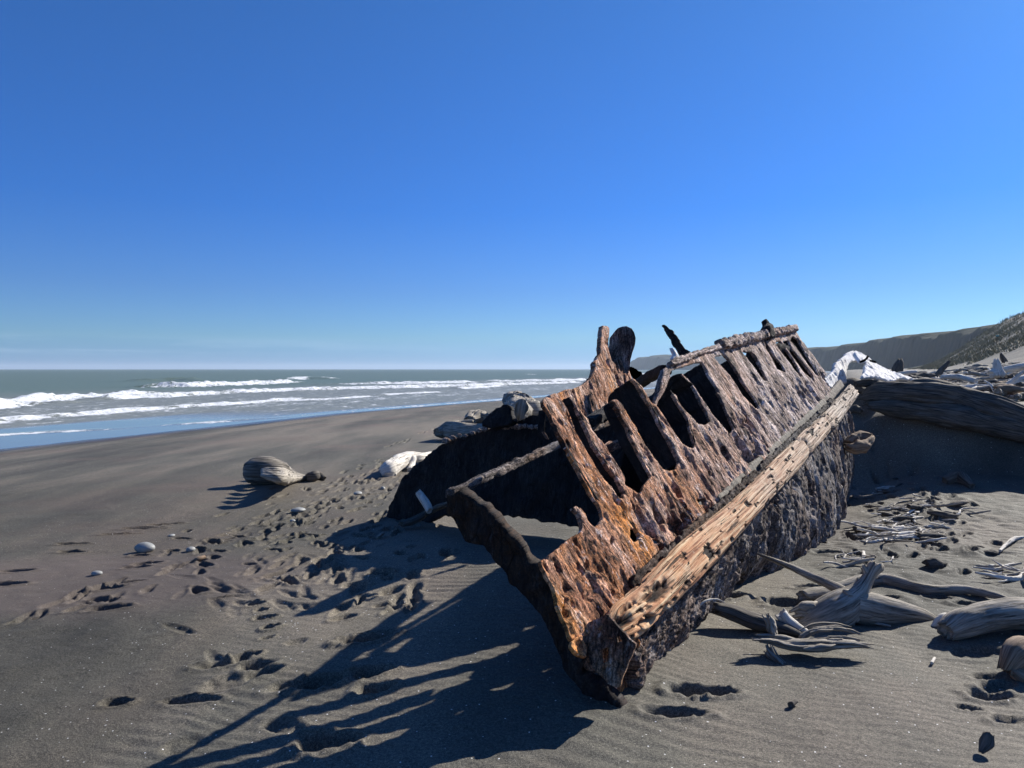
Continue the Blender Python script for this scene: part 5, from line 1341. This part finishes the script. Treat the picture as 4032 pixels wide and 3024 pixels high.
# signs on the dune
def mat_flat(name, c, r=.6):
    k = NT(name); n_ = k.noise(k.coord('Object'), 12, 4)
    return k.fin(k.mix(k.ramp(n_, [(.4, 0.), (.7, .35)]), c, k.mix(1.0, c, .6, 'MULTIPLY')), r)
M_SIGN = mat_flat('sign_green', (.22, .46, .43)); M_POST = mat_flat('sign_post_wood', (.10, .08, .06))
for (foot, board, w_, lab) in (((1330, 655), (1322, 552), 26, 'green sign on a dark post at the foot of the dune'), ((1957, 470), (1957, 408), 30, 'green sign on a short post on the dune slope by the grass')):
    q = on_ground(*W('G', foot)[0]); Y = q[1]; t = uy(*W('G', board)[0], Y); s_ = .4219 / FPX * Y
    e = empty('sign', tuple(map(float, q))); set_props(e, label=lab, cat='sign')
    bar('post', [q - np.array([0, 0, .3]), (q + t) / 2, np.array([q[0], q[1], t[2] + .1])], (1, 0, 0), (0, 1, 0), max(.09, 4 * s_), .08, M_POST, parent=e, K=2, n=8, amp=.004, jag=.0)
    wv = w_ * s_; hv = 17 * s_
    bar('board', [(q[0] - wv / 2, Y - .07, t[2]), (q[0], Y - .07, t[2]), (q[0] + wv / 2, Y - .07, t[2] + .02)], (0, 0, 1), (0, 1, 0), hv, .04, M_SIGN, parent=e, K=2, n=8, amp=.0, jag=.0)

# grass on the dune
rr2 = np.random.RandomState(4)
N = 46000
gy_ = 30 + 190 * rr2.rand(N) ** 1.5; gx_ = gy_ * (.50 + .35 * rr2.rand(N))
m = (grass_mask(gx_, gy_) > .4)
gx_, gy_ = gx_[m], gy_[m]; gz_ = H(gx_, gy_)
V = []; F = []
nb = 0
for k in range(3):
    a = rr2.rand(len(gx_)) * 2 * np.pi; hgt = (.10 + .26 * rr2.rand(len(gx_))) * (1 + np.maximum(gy_ - 80, 0) / 120); ln = .10 + .25 * rr2.rand(len(gx_)); b = rr2.rand(len(gx_)) * 6.28
    ox = np.cos(b) * ln; oy = np.sin(b) * ln; wx = np.cos(a) * .05; wy = np.sin(a) * .05
    jx = gx_ + .2 * rr2.randn(len(gx_)); jy = gy_ + .2 * rr2.randn(len(gx_))
    q = np.stack([np.stack([jx - wx, jy - wy, gz_ - .05], 1), np.stack([jx + wx, jy + wy, gz_ - .05], 1), np.stack([jx + ox + wx * .1, jy + oy + wy * .1, gz_ + hgt], 1), np.stack([jx + ox - wx * .1, jy + oy - wy * .1, gz_ + hgt], 1)], 1)
    V.append(q.reshape(-1, 3))
V = np.vstack(V); F = np.arange(len(V)).reshape(-1, 4)
kg = NT('dune_grass'); gc = kg.ramp(kg.noise(kg.coord('Position'), .7, 4), [(.35, (.17, .155, .085)), (.65, (.36, .32, .20))]); M_GRASS = kg.fin(gc, .7)
o = mk('dune_grass', V, F, M_GRASS); set_props(o, label='tufts of olive marram grass covering the dune', cat='grass', kind='stuff')

# ------------------------------------------------------------------ sea haze in the air
hx, hy0, hy1, hz0, hz1 = 12500, -400, 10500, -9, 52
HV = [(-hx, hy0, hz0), (hx, hy0, hz0), (hx, hy1, hz0), (-hx, hy1, hz0), (-hx, hy0, hz1), (hx, hy0, hz1), (hx, hy1, hz1), (-hx, hy1, hz1)]
HF = [(0, 3, 2, 1), (4, 5, 6, 7), (0, 1, 5, 4), (1, 2, 6, 5), (2, 3, 7, 6), (3, 0, 4, 7)]
mh = bpy.data.materials.new('haze_air'); mh.use_nodes = True; mh.node_tree.nodes.clear()
ho = mh.node_tree.nodes.new('ShaderNodeOutputMaterial'); hv = mh.node_tree.nodes.new('ShaderNodeVolumePrincipled')
hv.inputs['Color'].default_value = (.72, .86, 1.0, 1); hv.inputs['Density'].default_value = 0.00014; hv.inputs['Anisotropy'].default_value = .2
mh.node_tree.links.new(hv.outputs[0], ho.inputs['Volume'])
hz = mk('haze', HV, HF, mh)
set_props(hz, label='thin sea haze filling the air along the coast', cat='haze', kind='stuff')
